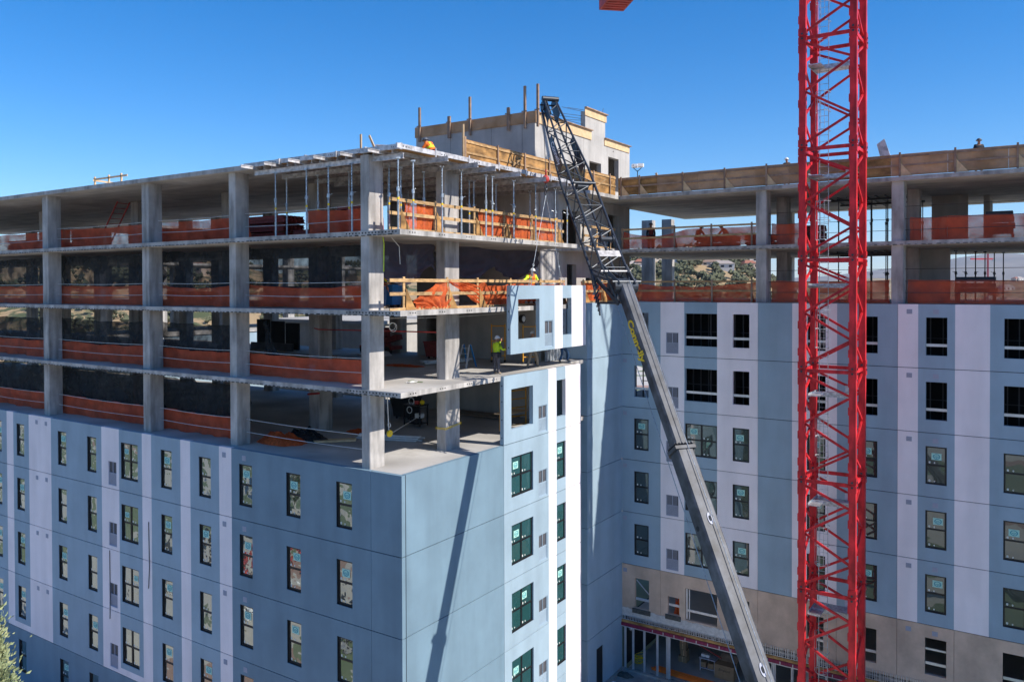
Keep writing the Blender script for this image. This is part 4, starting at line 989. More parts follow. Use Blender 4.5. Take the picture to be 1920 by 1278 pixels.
# jib head, lattice
A = Vector((5.57, 6.15, 7.3)); Bt = Vector((.3, 10.2, 15.5)); JD = (Bt-A).normalized(); jh = JD.cross(Vector((0, 0, 1))).normalized(); jv = jh.cross(JD).normalized()
Lj = (Bt-A).length
def jw(t): return .56 if t < Lj*.55 else .56-.24*(t-Lj*.55)/(Lj*.45)
def jc(k, t):
    s1, s2 = ((-1, -1), (1, -1), (1, 1), (-1, 1))[k]; w_ = jw(t); return A+JD*t+jh*s1*w_*.92+jv*s2*w_*.8
nb = 15; bl = (Lj-.4)/nb
m = MB()
for k in range(4):
    m.tube(jc(k, -.1), jc(k, Lj*.55), .055, n=8); m.tube(jc(k, Lj*.55), jc(k, Lj), .05, n=8)
m.build('jib_chord', ['steel'], MC)
m = MB()
for i in range(nb):
    for k in range(4):
        k2 = (k+1) % 4; a, b = (k, k2) if (i+k) % 2 else (k2, k)
        m.tube(jc(a, i*bl+.2), jc(b, (i+1)*bl+.2), .027, n=6)
    if i % 5 == 0:
        for k in range(4): m.tube(jc(k, i*bl+.2), jc((k+1) % 4, i*bl+.2), .026, n=6)
m.build('jib_lacing', ['steel'], MC)
# jib base adapter
m = MB()
for s_ in (-1, 1):
    q = [P1+hx*s_*.34-D*.7-vz*.2, P1+hx*s_*.34-D*.1+vz*.3, jc(2 if s_ > 0 else 3, .3), jc(1 if s_ > 0 else 0, .6)]
    m.beam(q[0], q[3], .08, .14); m.beam(q[1], q[2], .08, .14); m.beam(q[0], q[2], .05, .07); m.beam(q[1], q[3], .05, .07)
m.tube(P1-hx*.5, P1+hx*.5, .3, n=16); m.tube(P1-hx*.62+vz*.3, P1+hx*.62+vz*.3, .05, n=8)
m.tube(P1+D*.3-hx*.35-vz*.4, P1+D*.3+hx*.35-vz*.4, .24, n=16)
for s_ in (-1, 1): m.tube(P1+hx*s_*.3-vz*.3-D*.6, A+jh*s_*.45-jv*.9-JD*.5, .045); m.tube(A+jh*s_*.45-jv*.9-JD*.5, jc(0 if s_ < 0 else 1, .9), .045)
for q in range(6): m.tube(A-jh*.5-JD*(.1+.15*q)-jv*(.3+.1*q), A-jh*.75-JD*(.4+.2*q)-jv*(.5), .035, n=6)
m.build('boom_head', ['steel'], MC)
m = MB(); c = A+JD*1.6+jv*.55; m.tube(c-jh*.2, c+jh*.3, .10, n=14); m.tube(c-jh*.23, c-jh*.19, .15, n=14); m.tube(c+jh*.3, c+jh*.34, .15, n=14); m.build('rope_guide', ['steel'], MC); m = MB()
m.tube(c+JD*3.2-jh*.5, c+JD*3.2+jh*.5, .06, n=10); m.tube(c+JD*3.2-jh*.3-jv*.2, c+JD*3.2+jh*.2-jv*.2, .16, n=12); m.build('rope_guide', ['steel'], MC)
m = MB(); m.hexa([jc(2, .75)-jh*.0, jc(3, .75), jc(3, 1.05), jc(2, 1.05)]+[p+jv*.03 for p in (jc(2, .75), jc(3, .75), jc(3, 1.05), jc(2, 1.05))]); m.tube(jc(2, .0)+jh*.12, jc(3, .0)-jh*.12, .045); m.build('cross_plate', ['alu'], MC)
m = MB()
for s_ in (-1, 1):
    m.tube(Bt+jh*s_*.30-jv*.05-jh*.03, Bt+jh*s_*.30-jv*.05+jh*.03, .22, n=18)
    m.hexa([Bt+jh*s_*.22+JD*a+jv*b+jh*c_ for c_ in (0, .03) for (a, b) in ((-.9, .3), (.3, .32), (.3, -.2), (-.9, -.3))])
m.tube(Bt-jh*.45, Bt+jh*.45, .04, n=8); m.tube(Bt+jv*.3-jh*.4+JD*.1, Bt+jv*.3+jh*.4+JD*.1, .12, n=12); m.build('jib_head_sheave', ['steel'], MC)
# name plates on the jib
for q, (k1, k2, s_) in enumerate(((0, 3, -1), (1, 2, 1))):
    c1 = (jc(k1, Lj-3.3)+jc(k2, Lj-3.3))/2+jh*s_*.06; m = MB()
    m.hexa([c1+JD*a+jv*b+jh*s_*d for d in (0, .02) for (a, b) in ((-1.0, -.24), (1.0, -.2), (1.0, .2), (-1.0, .24))]); o = m.build('name_plate', ['steel'], MC)
    if s_ == (-1 if (-jh).dot(CAM-A) > 0 else 1):
        l_ = lettering('plate_lettering', 'Connelly', .40, c1+jh*s_*.022, -JD, jv if s_ < 0 else jv, 'white_pl', None, .3, .006); l_.parent = o
        l_.location = -MC.location
# hoist line, hook, slings: one lifting rig
HK = Vector((.17, 10.12, 11.75))
m = MB(); m.tube(Bt-jh*.3+Vector((-.0, 0, 0)), Vector((HK.x, HK.y, HK.z+.5)), .014, n=6); m.build('hoist_line', ['darkrope'], MC)
RG = thing('lifting_hook', 'orange headache ball and hook carrying four slings above the lifted panel', 'hook', HK)
m = MB(); m.ball(HK+Vector((0, 0, .3)), .17, sz=1.15); m.tube(HK+Vector((0, 0, .45)), HK+Vector((0, 0, .75)), .04); m.build('ball_weight', ['redlite'], RG, smooth=True)
m = MB(); m.ring(HK+Vector((0, 0, -.1)), (0, 1, 0), (0, 0, 1), .1, .028, 12); m.tube(HK+Vector((0, 0, 0)), HK+Vector((0, 0, .2)), .03); m.ring(HK+Vector((0, 0, -.35)), (0, 1, 0), (0, 0, 1), .1, .02, 10); m.build('hook', ['steel'], RG)
m = MB()
S0 = HK+Vector((0, 0, -.45)); LP = [Vector((.14, 8.72, 7.06)), Vector((.14, 11.72, 7.06))]
for i, p in enumerate(LP):
    mid = S0+(p-S0)*.78; m.tube(S0, mid, .012, n=6); m.ring(mid, (0, 1, 0), (0, 0, 1), .06, .014, 8); m.tube(mid, p+Vector((0, .12, 0)), .012, n=5); m.tube(mid, p-Vector((0, .12, 0)), .012, n=5)
    m.ring(p, (0, 1, 0), (0, 0, 1), .05, .015, 8)
m.build('sling', ['galv'], RG)
# ================================================================ HOISTED PANEL
HP = thing('wall_panel', 'pale blue and white wall panel with two window openings hanging from the crane', 'wall panel', (.15, 7.1, 4.0))
def hp(u0, u1, tilt=.0): pass
m = MB(); y0 = 7.1
wallholes(m, 'x', .15, y0, y0+7.0, 4.0, 7.05, [(y0+.62, y0+2.45, 4.63, 6.43), (y0+4.63, y0+5.5, 4.63, 6.43), (y0+2.93, y0+3.7, 4.13, 5.39)], .2, 0, 1,
          lambda u, z: 2 if (y0+3.86 < u < y0+4.6 or u > y0+5.52) else 1, [y0+3.86, y0+4.6, y0+5.52])
for z in (4.3, 5.1, 5.9, 6.6): m.tube((.05, y0, z), (.05, y0-.006, z), .03, n=8, mi=3)
o = m.build('concrete_panel', ['slate', 'blue', 'white', 'joint'], HP, fixn=True)
o = copy_tree(protos[('g', 'R1', True)]); o.parent = HP; o.location = (0, 2.93, .13); o.rotation_euler = (0, 0, math.pi/2)
# ================================================================ PEOPLE
def person(label, loc, rz, joints, cols, hat='hatw', vest=None, group=None, scale=1.0):
    """joints: overrides of the standing pose; cols: shirt, sleeve, trousers, shoes"""
    J = dict(pel=(0, 0, .93), spi=(0, 0, 1.12), che=(.01, 0, 1.34), nec=(.01, 0, 1.48), hea=(.03, 0, 1.60), top=(.02, 0, 1.70), nos=(.125, 0, 1.60))
    for s_, n in ((1, 'l'), (-1, 'r')):
        J.update({n+'sh': (0, .18*s_, 1.40), n+'el': (.02, .24*s_, 1.12), n+'wr': (.10, .24*s_, .88), n+'ha': (.13, .24*s_, .80),
                  n+'hi': (0, .10*s_, .86), n+'kn': (.03, .12*s_, .48), n+'an': (0, .13*s_, .08), n+'to': (.17, .15*s_, .035)})
    J.update(joints); R = dict(pel=.135, spi=.125, che=.145, nec=.062, hea=.095, top=.075, nos=.02)
    for n in 'lr': R.update({n+'sh': .085, n+'el': .062, n+'wr': .042, n+'ha': .04, n+'hi': .108, n+'kn': .08, n+'an': .062, n+'to': .042})
    E = [('pel', 'spi', 0), ('spi', 'che', 0), ('che', 'nec', 4), ('nec', 'hea', 4), ('hea', 'top', 4), ('hea', 'nos', 4)]
    for n in 'lr': E += [('che', n+'sh', 0), (n+'sh', n+'el', 1), (n+'el', n+'wr', 1), (n+'wr', n+'ha', 4), ('pel', n+'hi', 2), (n+'hi', n+'kn', 2), (n+'kn', n+'an', 2), (n+'an', n+'to', 3)]
    for n in 'lr':
        h = Vector(J[n+'ha']); d = (h-Vector(J[n+'wr'])).normalized(); sx = d.cross(Vector((.3, .2, 1))).normalized(); b = d.cross(sx)
        for i, (o_, l_) in enumerate(((-.03, .065), (-.01, .08), (.01, .075), (.03, .06))):
            J[f'{n}f{i}'] = tuple(h+sx*o_+d*.035); J[f'{n}g{i}'] = tuple(h+sx*o_+d*(.035+l_)+b*.03); R[f'{n}f{i}'] = .012; R[f'{n}g{i}'] = .009
            E += [(n+'ha', f'{n}f{i}', 4), (f'{n}f{i}', f'{n}g{i}', 4)]
        J[n+'th'] = tuple(h+sx*.055+d*.01+b*.03); R[n+'th'] = .011; E.append((n+'ha', n+'th', 4))
    names = list(J); me = bpy.data.meshes.new('b'); me.from_pydata([J[k] for k in names], [(names.index(a), names.index(b)) for a, b, _ in E], [])
    o = bpy.data.objects.new('b', me); C.objects.link(o); mo = o.modifiers.new('s', 'SKIN'); sk = me.skin_vertices[0].data
    for i, k in enumerate(names): sk[i].radius = (R[k], R[k]*(1.2 if k in ('pel', 'spi', 'che') else 1)) if True else 0; sk[i].use_root = (k == 'pel')
    su = o.modifiers.new('u', 'SUBSURF'); su.levels = 1; su.render_levels = 1
    bpy.context.view_layer.update(); em = bpy.data.meshes.new_from_object(o.evaluated_get(bpy.context.evaluated_depsgraph_get())); bpy.data.objects.remove(o)
    t = thing('person', label, 'person', loc, group, rz); t.scale = (scale,)*3
    em.materials.clear()
    for k in list(cols)+['skin']: em.materials.append(K[k])
    seg = [(Vector(J[a]), Vector(J[b]), c) for a, b, c in E]
    for p in em.polygons:
        best = None
        for a, b, c in seg:
            ab = b-a; q = max(0, min(1, (p.center-a).dot(ab)/max(1e-9, ab.length_squared))); dd = (p.center-a-ab*q).length
            if best is None or dd < best[0]: best = (dd, c)
        p.material_index = best[1]; p.use_smooth = True
    bo = bpy.data.objects.new('body', em); C.objects.link(bo); bo.parent = t
    hd = Vector(J['hea']); up = (Vector(J['top'])-hd).normalized()
    m = MB(); m.ball(hd+up*.055, .128, sz=1.0, half=True, nu=14, nv=5); m.tube(hd+up*.05, hd+up*.065, .15, n=16); m.tube(hd+up*.05, hd+up*.18, .018, n=6); m.build('hard_hat', [hat], t, world=False, smooth=False)
    if abs(Vector(J['che']).z-1.34) < .02:
        p = Vector(J['pel']); m = MB(); k = 14
        ring = [(p.x+.17*math.cos(2*math.pi*i/k), p.y+.21*math.sin(2*math.pi*i/k), p.z+.06) for i in range(k+1)]; m.path(ring, .028, 6)
        for sy in (-1, 1): m.box(p.x-.09, p.x+.07, p.y+sy*.23-.045, p.y+sy*.23+.045, p.z-.14, p.z+.06)
        m.build('tool_belt', ['darkcl'], t, world=False)
    if vest:
        m = MB(); pts = [Vector(J['pel'])+Vector((0, 0, .02)), Vector(J['spi']), Vector(J['che']), Vector(J['che'])*.35+Vector(J['nec'])*.65]; rr = [(.155, .20), (.15, .19), (.17, .215), (.11, .16)]
        ax = []
        for i in range(4):
            d = (pts[min(3, i+1)]-pts[max(0, i-1)]).normalized(); sy = Vector((0, 1, 0)); fx = sy.cross(d).normalized(); ax.append((fx, sy))
        k0 = len(m.v); n = 16; rows = []
        for i in range(3):
            for q in range(4):
                f = q/4; rows.append((pts[i].lerp(pts[i+1], f), rr[i][0]*(1-f)+rr[i+1][0]*f, rr[i][1]*(1-f)+rr[i+1][1]*f, ax[i][0].lerp(ax[i+1][0], f)))
        for (c, a, b, fx) in rows:
            for q in range(n): th = 2*math.pi*q/n; m.v.append(tuple(c+fx*a*math.cos(th)+Vector((0, 1, 0))*b*math.sin(th)))
        for i in range(len(rows)-1):
            for q in range(n):
                q2 = (q+1) % n; m.f.append((i*n+q, i*n+q2, (i+1)*n+q2, (i+1)*n+q)); m.m.append(1 if (i in (3, 4) or q in (2, 6, 10, 14) and i > 4) else 0)
        m.build('safety_vest', [vest, 'hi' if vest == 'hior' else 'hior'], t, world=False, smooth=True)
    return t
W = person
W('worker in green shirt and pale helmet standing at the deck edge beside the hanging panel', (-.85, 7.45, 3.05), math.radians(75),
  dict(lel=(.25, .22, 1.28), lwr=(.36, .12, 1.48), lha=(.38, .10, 1.56), rel=(.12, -.26, 1.15), rwr=(.36, -.2, 1.12), rha=(.44, -.18, 1.13), hea=(.06, .0, 1.60), top=(.05, 0, 1.70), nos=(.15, -.02, 1.58)), ('hi', 'hi', 'greycl', 'khaki'), 'hatw', scale=.98)
t = W('worker in khaki trousers standing with legs apart behind the hanging panel', (-1.15, 11.0, 3.05), math.radians(-20),
  dict(lkn=(.05, .24, .48), lan=(0, .32, .08), lto=(.17, .36, .035), rkn=(.06, -.22, .48), ran=(0, -.30, .08), rto=(.16, -.36, .035), lel=(.1, .3, 1.15), lwr=(.35, .25, 1.1), lha=(.42, .24, 1.1), rel=(.1, -.3, 1.15), rwr=(.35, -.25, 1.1), rha=(.42, -.24, 1.1)), ('greycl', 'greycl', 'khaki', 'khaki'))
W('worker in blue jeans bending at the far lower corner of the hanging panel', (-1.15, 14.1, 3.05), math.radians(-10),
  dict(pel=(-.1, 0, .85), spi=(.05, 0, 1.0), che=(.3, 0, 1.05), nec=(.42, 0, 1.1), hea=(.52, 0, 1.15), top=(.58, 0, 1.23), nos=(.6, 0, 1.08), lsh=(.28, .18, 1.08), rsh=(.28, -.18, 1.08), lel=(.45, .4, .98), lwr=(.5, .62, .92), lha=(.52, .70, .90), rel=(.45, -.4, .98), rwr=(.5, -.6, .9), rha=(.52, -.68, .88),
       lhi=(-.08, .1, .78), rhi=(-.08, -.1, .78), lkn=(.05, .3, .45), lan=(-.05, .34, .08), lto=(.12, .4, .035), rkn=(.1, -.26, .45), ran=(0, -.36, .08), rto=(.16, -.42, .035)), ('greycl', 'skin', 'jean', 'khaki'))
W('worker in white helmet and orange vest at the rail above the hanging panel', (-1.05, 10.75, 6.1), math.radians(-35),
  dict(spi=(.02, 0, 1.12), che=(.08, 0, 1.34), nec=(.12, 0, 1.47), hea=(.16, 0, 1.58), top=(.17, 0, 1.68), nos=(.25, 0, 1.55), lsh=(.07, .19, 1.4), rsh=(.07, -.19, 1.4), rel=(.2, -.38, 1.22), rwr=(.32, -.52, 1.2), rha=(.36, -.58, 1.19), lel=(.15, .28, 1.14), lwr=(.3, .26, 1.1), lha=(.36, .25, 1.14)), ('hior', 'hi', 'darkcl', 'darkcl'), 'hatw', 'hior', scale=1.02)
W('worker in orange shirt kneeling on top of the roof formwork', (-1.2, 3.4, 12.17), math.radians(185),
  dict(pel=(0, 0, .38), spi=(.08, 0, .52), che=(.2, 0, .68), nec=(.28, 0, .76), hea=(.36, 0, .82), top=(.38, 0, .92), nos=(.44, 0, .77), lsh=(.2, .19, .70), rsh=(.2, -.19, .70), lel=(.36, .24, .48), lwr=(.48, .2, .28), lha=(.52, .18, .2), rel=(.36, -.24, .48), rwr=(.48, -.2, .28), rha=(.52, -.18, .2),
       lhi=(0, .1, .33), rhi=(0, -.1, .33), lkn=(.3, .14, .09), rkn=(.3, -.14, .09), lan=(-.08, .14, .07), ran=(-.08, -.14, .07), lto=(-.2, .14, .05), rto=(-.2, -.14, .05)), ('hior', 'hior', 'darkcl', 'darkcl'), 'hatd', 'hior')
W('worker in orange vest behind the corner column on the third open deck', (-3.25, 2.6, 6.1), math.radians(20), dict(rel=(.1, -.3, 1.15), rwr=(.3, -.3, 1.05), rha=(.38, -.28, 1.05)), ('hior', 'greycl', 'jean', 'khaki'), 'hatw', 'hior')
W('worker in red vest standing between two dark far columns of the upper right deck', (-.6, 24.0, 9.15), math.radians(-60), {}, ('rust', 'darkcl', 'darkcl', 'darkcl'), 'hatd', None, 'silhouetted workers on the upper right deck')  # this group: dark clothes and helmets stand in for silhouette shade
cr = dict(pel=(0, 0, .62), spi=(.1, 0, .80), che=(.25, 0, .98), nec=(.33, 0, 1.08), hea=(.42, 0, 1.16), top=(.44, 0, 1.26), nos=(.51, 0, 1.12), lsh=(.25, .18, 1.0), rsh=(.25, -.18, 1.0), lel=(.42, .24, .8), lwr=(.6, .2, .68), lha=(.67, .18, .64), rel=(.42, -.24, .8), rwr=(.6, -.2, .68), rha=(.67, -.18, .64), lhi=(0, .1, .56), rhi=(0, -.1, .56), lkn=(.36, .16, .48), rkn=(.36, -.16, .48), lan=(.1, .15, .08), ran=(.1, -.15, .08), lto=(.26, .16, .035), rto=(.26, -.16, .035))
W('worker coloured dark as a silhouette, crouching left of the orange net hump on the upper right deck', (2.35, 24.0, 9.25), math.radians(-30), cr, ('darkcl', 'darkcl', 'darkcl', 'darkcl'), 'hatd', None, 'silhouetted workers on the upper right deck')
W('worker coloured dark as a silhouette, bending over the stack beside the pale column of the upper right deck', (4.2, 24.2, 9.3), math.radians(170), cr, ('darkcl', 'darkcl', 'darkcl', 'darkcl'), 'hatd', None, 'silhouetted workers on the upper right deck')
W('worker whose dark helmet shows above the weathered roof barrier at far right', (17.2, 21.1, 12.25), math.radians(-70), {}, ('darkcl', 'darkcl', 'darkcl', 'darkcl'), 'hatd', scale=.91)
W('worker whose white helmet shows above the roof barrier left of the mast', (8.4, 21.1, 12.25), math.radians(-100), {}, ('greycl', 'greycl', 'darkcl', 'darkcl'), 'hatw', scale=.85)
# ================================================================ SMALL THINGS
def formstack(lab, loc, L, D_, n, hh_, rz=0, mt='rust', legs=False):
    t = thing('formwork_stack', lab, 'stack', loc, 'stacks of formwork beams and frames', rz); z = .08
    if legs:
        for sx in (-1, 1):
            for sy in (-1, 1): m = MB(); m.box(sx*L*.42-.05, sx*L*.42+.05, sy*D_*.4-.05, sy*D_*.4+.05, 0, legs); m.build('leg', [mt], t, world=False)
        z = legs
    for i in range(n):
        m = MB(); k = max(3, int(D_/.22)); ins = random.uniform(0, .12)
        for q in range(k):
            y = -D_/2+D_*(q+.5)/k; m.box(-L/2+ins, L/2-ins, y-.07, y+.07, z, z+hh_*.25); m.box(-L/2+ins, L/2-ins, y-.02, y+.02, z+hh_*.25, z+hh_*.75); m.box(-L/2+ins, L/2-ins, y-.07, y+.07, z+hh_*.75, z+hh_*.93)
        m.build('beam_layer', [mt], t, world=False)
        z += hh_
        if i % 2 and i < n-1: m = MB(); m.box(-L*.35, -L*.3, -D_/2, D_/2, z, z+.06); m.box(L*.3, L*.35, -D_/2, D_/2, z, z+.06); m.build('spacer', ['woodgrey'], t, world=False); z += .065
    return t
random.seed(21)
formstack('long stack of rust red beams behind net, left of the first galvanised prop', (-11.3, 3.6, 9.15), 3.2, 1.4, 6, .17)
formstack('tall stack of rust red panels behind the net beside the corner column', (-5.5, 3.4, 9.15), 1.5, 1.2, 7, .16)
formstack('low stack of red beams between the first props of the shaded edge', (-8.3, 3.4, 9.15), 1.8, 1.0, 2, .2)
formstack('stack of red beams just left of the third front column on top deck', (-14.6, 3.8, 9.15), 1.8, 1.2, 6, .16)
formstack('low pile of grey pink beams lying on the top deck, third bay', (-17.4, 4.2, 9.15), 3.5, .8, 1, .25, mt='alu')
formstack('wide red stack under the roof ladder on the top deck', (-25, 7.5, 9.15), 5.5, 2.4, 6, .19)
formstack('narrow tall red stack next to the first front column on top deck', (-31, 5.5, 9.15), 1.7, 1.4, 7, .17)
formstack('red stack at the far left of the top deck', (-38, 5.5, 9.15), 3.6, 1.6, 5, .17)
formstack('second red stack at the far left of the top deck', (-34.4, 6.0, 9.15), 2.6, 1.6, 4, .17)
formstack('low red brown stack hidden behind the net on the third deck', (-24, 8, 6.1), 3, 1.5, 3, .18)
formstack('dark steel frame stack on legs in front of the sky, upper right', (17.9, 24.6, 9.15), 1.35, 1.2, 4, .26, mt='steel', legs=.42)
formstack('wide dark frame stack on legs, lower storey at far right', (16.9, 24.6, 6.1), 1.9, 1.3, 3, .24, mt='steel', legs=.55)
formstack('long low stack of red beams behind the orange hump of the upper right deck', (3.6, 24.3, 9.15), 2.4, 1.2, 4, .16)
formstack('low red stack against the pale column of the upper right deck', (6.0, 24.8, 9.15), 1.7, 1.2, 4, .17)
formstack('small red stack behind the mast on the upper right deck', (9.0, 24.8, 9.15), 1.2, 1.0, 6, .17)
# ladders
def ladder(lab, a, b, wd, rungs, mt, wv):
    t = thing('ladder', lab, 'ladder', a); a = Vector(a); b = Vector(b); wv = Vector(wv)*wd/2
    for s_ in (-1, 1): m = MB(); m.beam(a+wv*s_, b+wv*s_, .04, .09); m.build('rail', [mt], t)
    m = MB()
    for i in range(rungs): p = a.lerp(b, (i+.7)/rungs); m.tube(p-wv, p+wv, .02, n=6)
    m.build('rung', [mt], t); return t
ladder('red ladder leaning up to the ceiling of the top deck in the second bay', (-27.98, 4.6, 9.16), (-25.45, 4.6, 12.04), .75, 10, 'redlite', (0, 1, 0))
t = thing('step_ladder', 'blue and silver step ladder standing behind the second sunlit column', 'ladder', (-3.9, 9.3, 3.05))
c = Vector((-3.9, 9.3, 3.05))
for k, (dx, col) in enumerate(((-.42, 'galvlite'), (.42, 'ladderblue'))):
    for s_ in (-1, 1): m = MB(); m.beam(c+Vector((s_*.28, dx, 0)), c+Vector((s_*.2, dx*.1, 1.12)), .07, .04); m.build('leg', [col], t)
m = MB()
for i in range(4): f = (i+.6)/4.4; m.box(c.x-.28+.08*f, c.x+.28-.08*f, c.y-.42*(1-f*.9)-.04, c.y-.42*(1-f*.9)+.04, c.z+1.12*f, c.z+1.12*f+.03)
m.build('step', ['galvlite'], t)
def scaffold(lab, c, w_, h, wv, rungs=3, castor=True):
    t = thing('scaffold_frame', lab, 'scaffold', c); c = Vector(c); wv = Vector(wv)*w_/2
    m = MB()
    for s_ in (-1, 1): m.tube(c+wv*s_+Vector((0, 0, .1)), c+wv*s_+Vector((0, 0, h)), .034)
    for i in range(rungs): z = .35+(h-.45)*i/(rungs-1); m.tube(c-wv+Vector((0, 0, z)), c+wv+Vector((0, 0, z)), .028)
    m.build('frame', ['yellow'], t)
    for s_ in (-1, 1): m = MB(); m.ball(c+wv*s_+Vector((0, 0, .07)), .07); m.build('castor', ['black'], t)
    return t
scaffold('tall yellow scaffold frame left of the hanging panel', (-4.0, 12.2, 3.05), .7, 2.0, (.8, .6, 0), 3)
scaffold('tall yellow scaffold frame seen through the hanging panel window', (-2.2, 12.4, 3.05), .75, 2.0, (.5, .85, 0), 3)
t = scaffold('yellow scaffold frame with a plank inside the raw window opening', (-1.5, 9.8, 0), 1.6, 2.1, (.3, .95, 0), 5)
m = MB(); m.box(-2.0, -1.2, 8.9, 10.7, .95, 1.0); m.build('plank', ['woodpale'], t)
t = thing('work_light', 'round dark work light with white face on the wall behind the hanging panel', 'lamp', (-2.4, 12.2, 5.35))
m = MB(); m.tube((-2.59, 12.2, 5.35), (-2.42, 12.2, 5.35), .22, n=20); m.build('housing', ['black'], t); m = MB(); m.tube((-2.42, 12.2, 5.35), (-2.40, 12.2, 5.35), .15, n=18); m.build('lens', ['hatw'], t)
# flood lamps on the roof
t = thing('flood_lamp', 'pair of white flood lamps on a dark bracket above the roof barrier', 'lamp', (-.12, 21, 12.25))
m = MB(); m.tube((-.12, 21, 12.25), (-.12, 21, 13.75), .025); m.path([(-.12, 21, 13.7), (-.32, 20.95, 13.88), (-.34, 20.9, 14.1)], .022); m.path([(-.12, 21, 13.7), (.08, 21.05, 13.88), (.12, 21.1, 14.1)], .022); m.build('stand', ['black'], t)
for s_ in (0, 1): m = MB(); x = -.3+.38*s_; m.hexa([(x-.14, 20.85, 13.97), (x+.16, 20.95, 13.97), (x+.16, 21.1, 13.92), (x-.14, 21, 13.92), (x-.14, 20.88, 14.15), (x+.16, 20.98, 14.15), (x+.16, 21.12, 14.12), (x-.14, 21.02, 14.12)]); m.build('lamp_head', ['hatw'], t)
m = MB(); m.hexa([(13.05, 21.3, 12.9), (13.45, 21.3, 13.2), (13.45, 21.4, 13.2), (13.05, 21.4, 12.9), (12.75, 21.3, 14.05), (13.1, 21.3, 14.3), (13.1, 21.4, 14.3), (12.75, 21.4, 14.05)])
tag(m.build('tilted_board', ['alu']), 'grey board tilted above the roof barrier right of the mast', 'board')
m = MB(); m.beam((1.3, 21.2, 12.6), (.95, 21.2, 13.55), .05, .12); tag(m.build('loose_board', ['woodpale']), 'short loose board leaning over the barrier right of the flood lamps', 'board')
t = thing('bucket', 'white bucket behind the orange net beside the corner column', 'bucket', (-8.6, 3.6, 3.05)); m = MB(); m.tube((-8.6, 3.6, 3.05), (-8.6, 3.6, 3.42), .14, .17, n=16); m.build('pail', ['white_pl'], t); m = MB(); m.ring((-8.6, 3.6, 3.42), (1, 0, 0), (0, .3, -.6), .17, .008); m.build('handle', ['steel'], t)
m = MB(); random.seed(4)
for i in range(5):
    a, b = random.uniform(0, 6), random.uniform(.12, .3); cx, cy = -2.0+random.uniform(-.3, .3), 2.9+random.uniform(-.15, .25)
    m.ring((cx, cy, 3.07+.01*i), (math.cos(a), math.sin(a), 0), (-math.sin(a)*.5, math.cos(a)*.5, 0), b, .014, 14, i % 2)
tag(m.build('rope_coil', ['cable', 'ground']), 'tangled green and white rope on the projecting deck corner', 'rope')
t = thing('tool_cart', 'black tool cart with coiled hose beside the second sunlit column', 'cart', (-6.4, 8.4, 0))
m = MB()
for sx in (-.5, .5):
    for sy in (-.3, .3): m.box(-6.4+sx-.03, -6.4+sx+.03, 8.4+sy-.03, 8.4+sy+.03, .1, 1.1)
m.box(-6.95, -5.85, 8.05, 8.75, 1.1, 1.16); m.box(-6.9, -5.9, 8.1, 8.7, .2, .24); m.box(-6.6, -6.1, 8.15, 8.5, .24, .5); m.build('frame', ['black'], t)
m = MB(); m.ring((-6.5, 8.03, .9), (1, 0, 0), (0, 0, 1), .16, .02); m.box(-6.3, -5.95, 8.2, 8.5, .5, .72); m.ring((-6.6, 8.3, 1.3), (1, 0, 0), (0, 0, 1), .17, .02); m.build('hose', ['cable'], t)
m = MB(); m.box(-6.4, -6.2, 8.3, 8.5, 1.17, 1.32, 0); m.ball((-5.98, 8.4, 1.27), .12, mi=1); m.build('tool', ['redlite', 'brightyellow'], t)
t = thing('cable_reel', 'yellow reel hanging by a cord beside the corner column on the lowest deck', 'reel', (-2.6, 2.2, 1.1)); m = MB(); m.tube((-2.6, 2.2, 1.0), (-2.52, 2.2, 1.0), .14, n=14); m.build('drum', ['brightyellow'], t); m = MB(); m.tube((-2.6, 2.2, 1.1), (-2.7, 2.2, 2.8), .02); m.ring((-2.58, 2.2, 1.35), (1, 0, 0), (0, 0, 1), .08, .015, 8); m.tube((-2.5, 2.2, 1.0), (-5.9, 8.3, .7), .012, n=5); m.build('cord', ['cable'], t)
t = thing('lumber_pile', 'low pile of brown lumber against the core wall on the lowest deck', 'lumber', (-6, 12.7, 0))
for i in range(12): m = MB(); y = 12.3+random.uniform(0, .8); m.beam((-8+random.uniform(-.5, 1), y, .06+.07*(i//4)), (-4+random.uniform(-.8, .9), y+random.uniform(-.2, .2), .06+.07*(i//4)), .1, .05); m.build('plank', ['woodgrey'], t)
t = thing('dark_panel_rack', 'black upright boards stored on the second deck left of the corner column', 'boards', (-21, 11, 3.05))
for i in range(3): m = MB(); m.box(-22.8+i*1.25, -21.6+i*1.25, 12.0+i*.1, 12.1+i*.1, 3.07, 4.95-.1*i); m.build('board', ['darkint'], t)
m = MB(); m.box(-22.9, -19.0, 11.6, 11.7, 3.06, 3.5); m.build('base_rail', ['steel'], t)
t = thing('red_machine', 'red site machine under a crumpled white sheet beyond the corner column', 'machine', (-13, 13.2, 3.05))
m = MB(); m.tube((-13.0, 13.2, 3.3), (-13.0, 13.2, 4.6), .55, .4, n=14); m.box(-14.3, -11.8, 12.6, 13.6, 3.35, 3.55); m.beam((-14.2, 13, 3.4), (-11.5, 13, 4.1), .5, .3); m.build('body', ['rust'], t)
for sx in (-14, -12.1): m = MB(); m.tube((sx, 12.55, 3.3), (sx, 12.8, 3.3), .24, n=14); m.build('wheel', ['black'], t)
pile('plastic_sheet', 'crumpled white sheet on the floor in front of the red machine', 'white_pl', (-12.6, 12.2, 3.05), 1.1, .5, .3, 12, 'sheet')
m = MB(); m.path([(-9.93, 4.98, 5.0), (-9.6, 4.96, 4.95), (-2.0, 4.6, 5.05)], .03, 4); m.path([(-10.4, 4.97, 1.75), (-9.6, 4.97, 1.85)], .05, 4); tag(m.build('warning_tape', ['redlite']), 'red tape stretched past the second row column', 'tape')
m = MB()
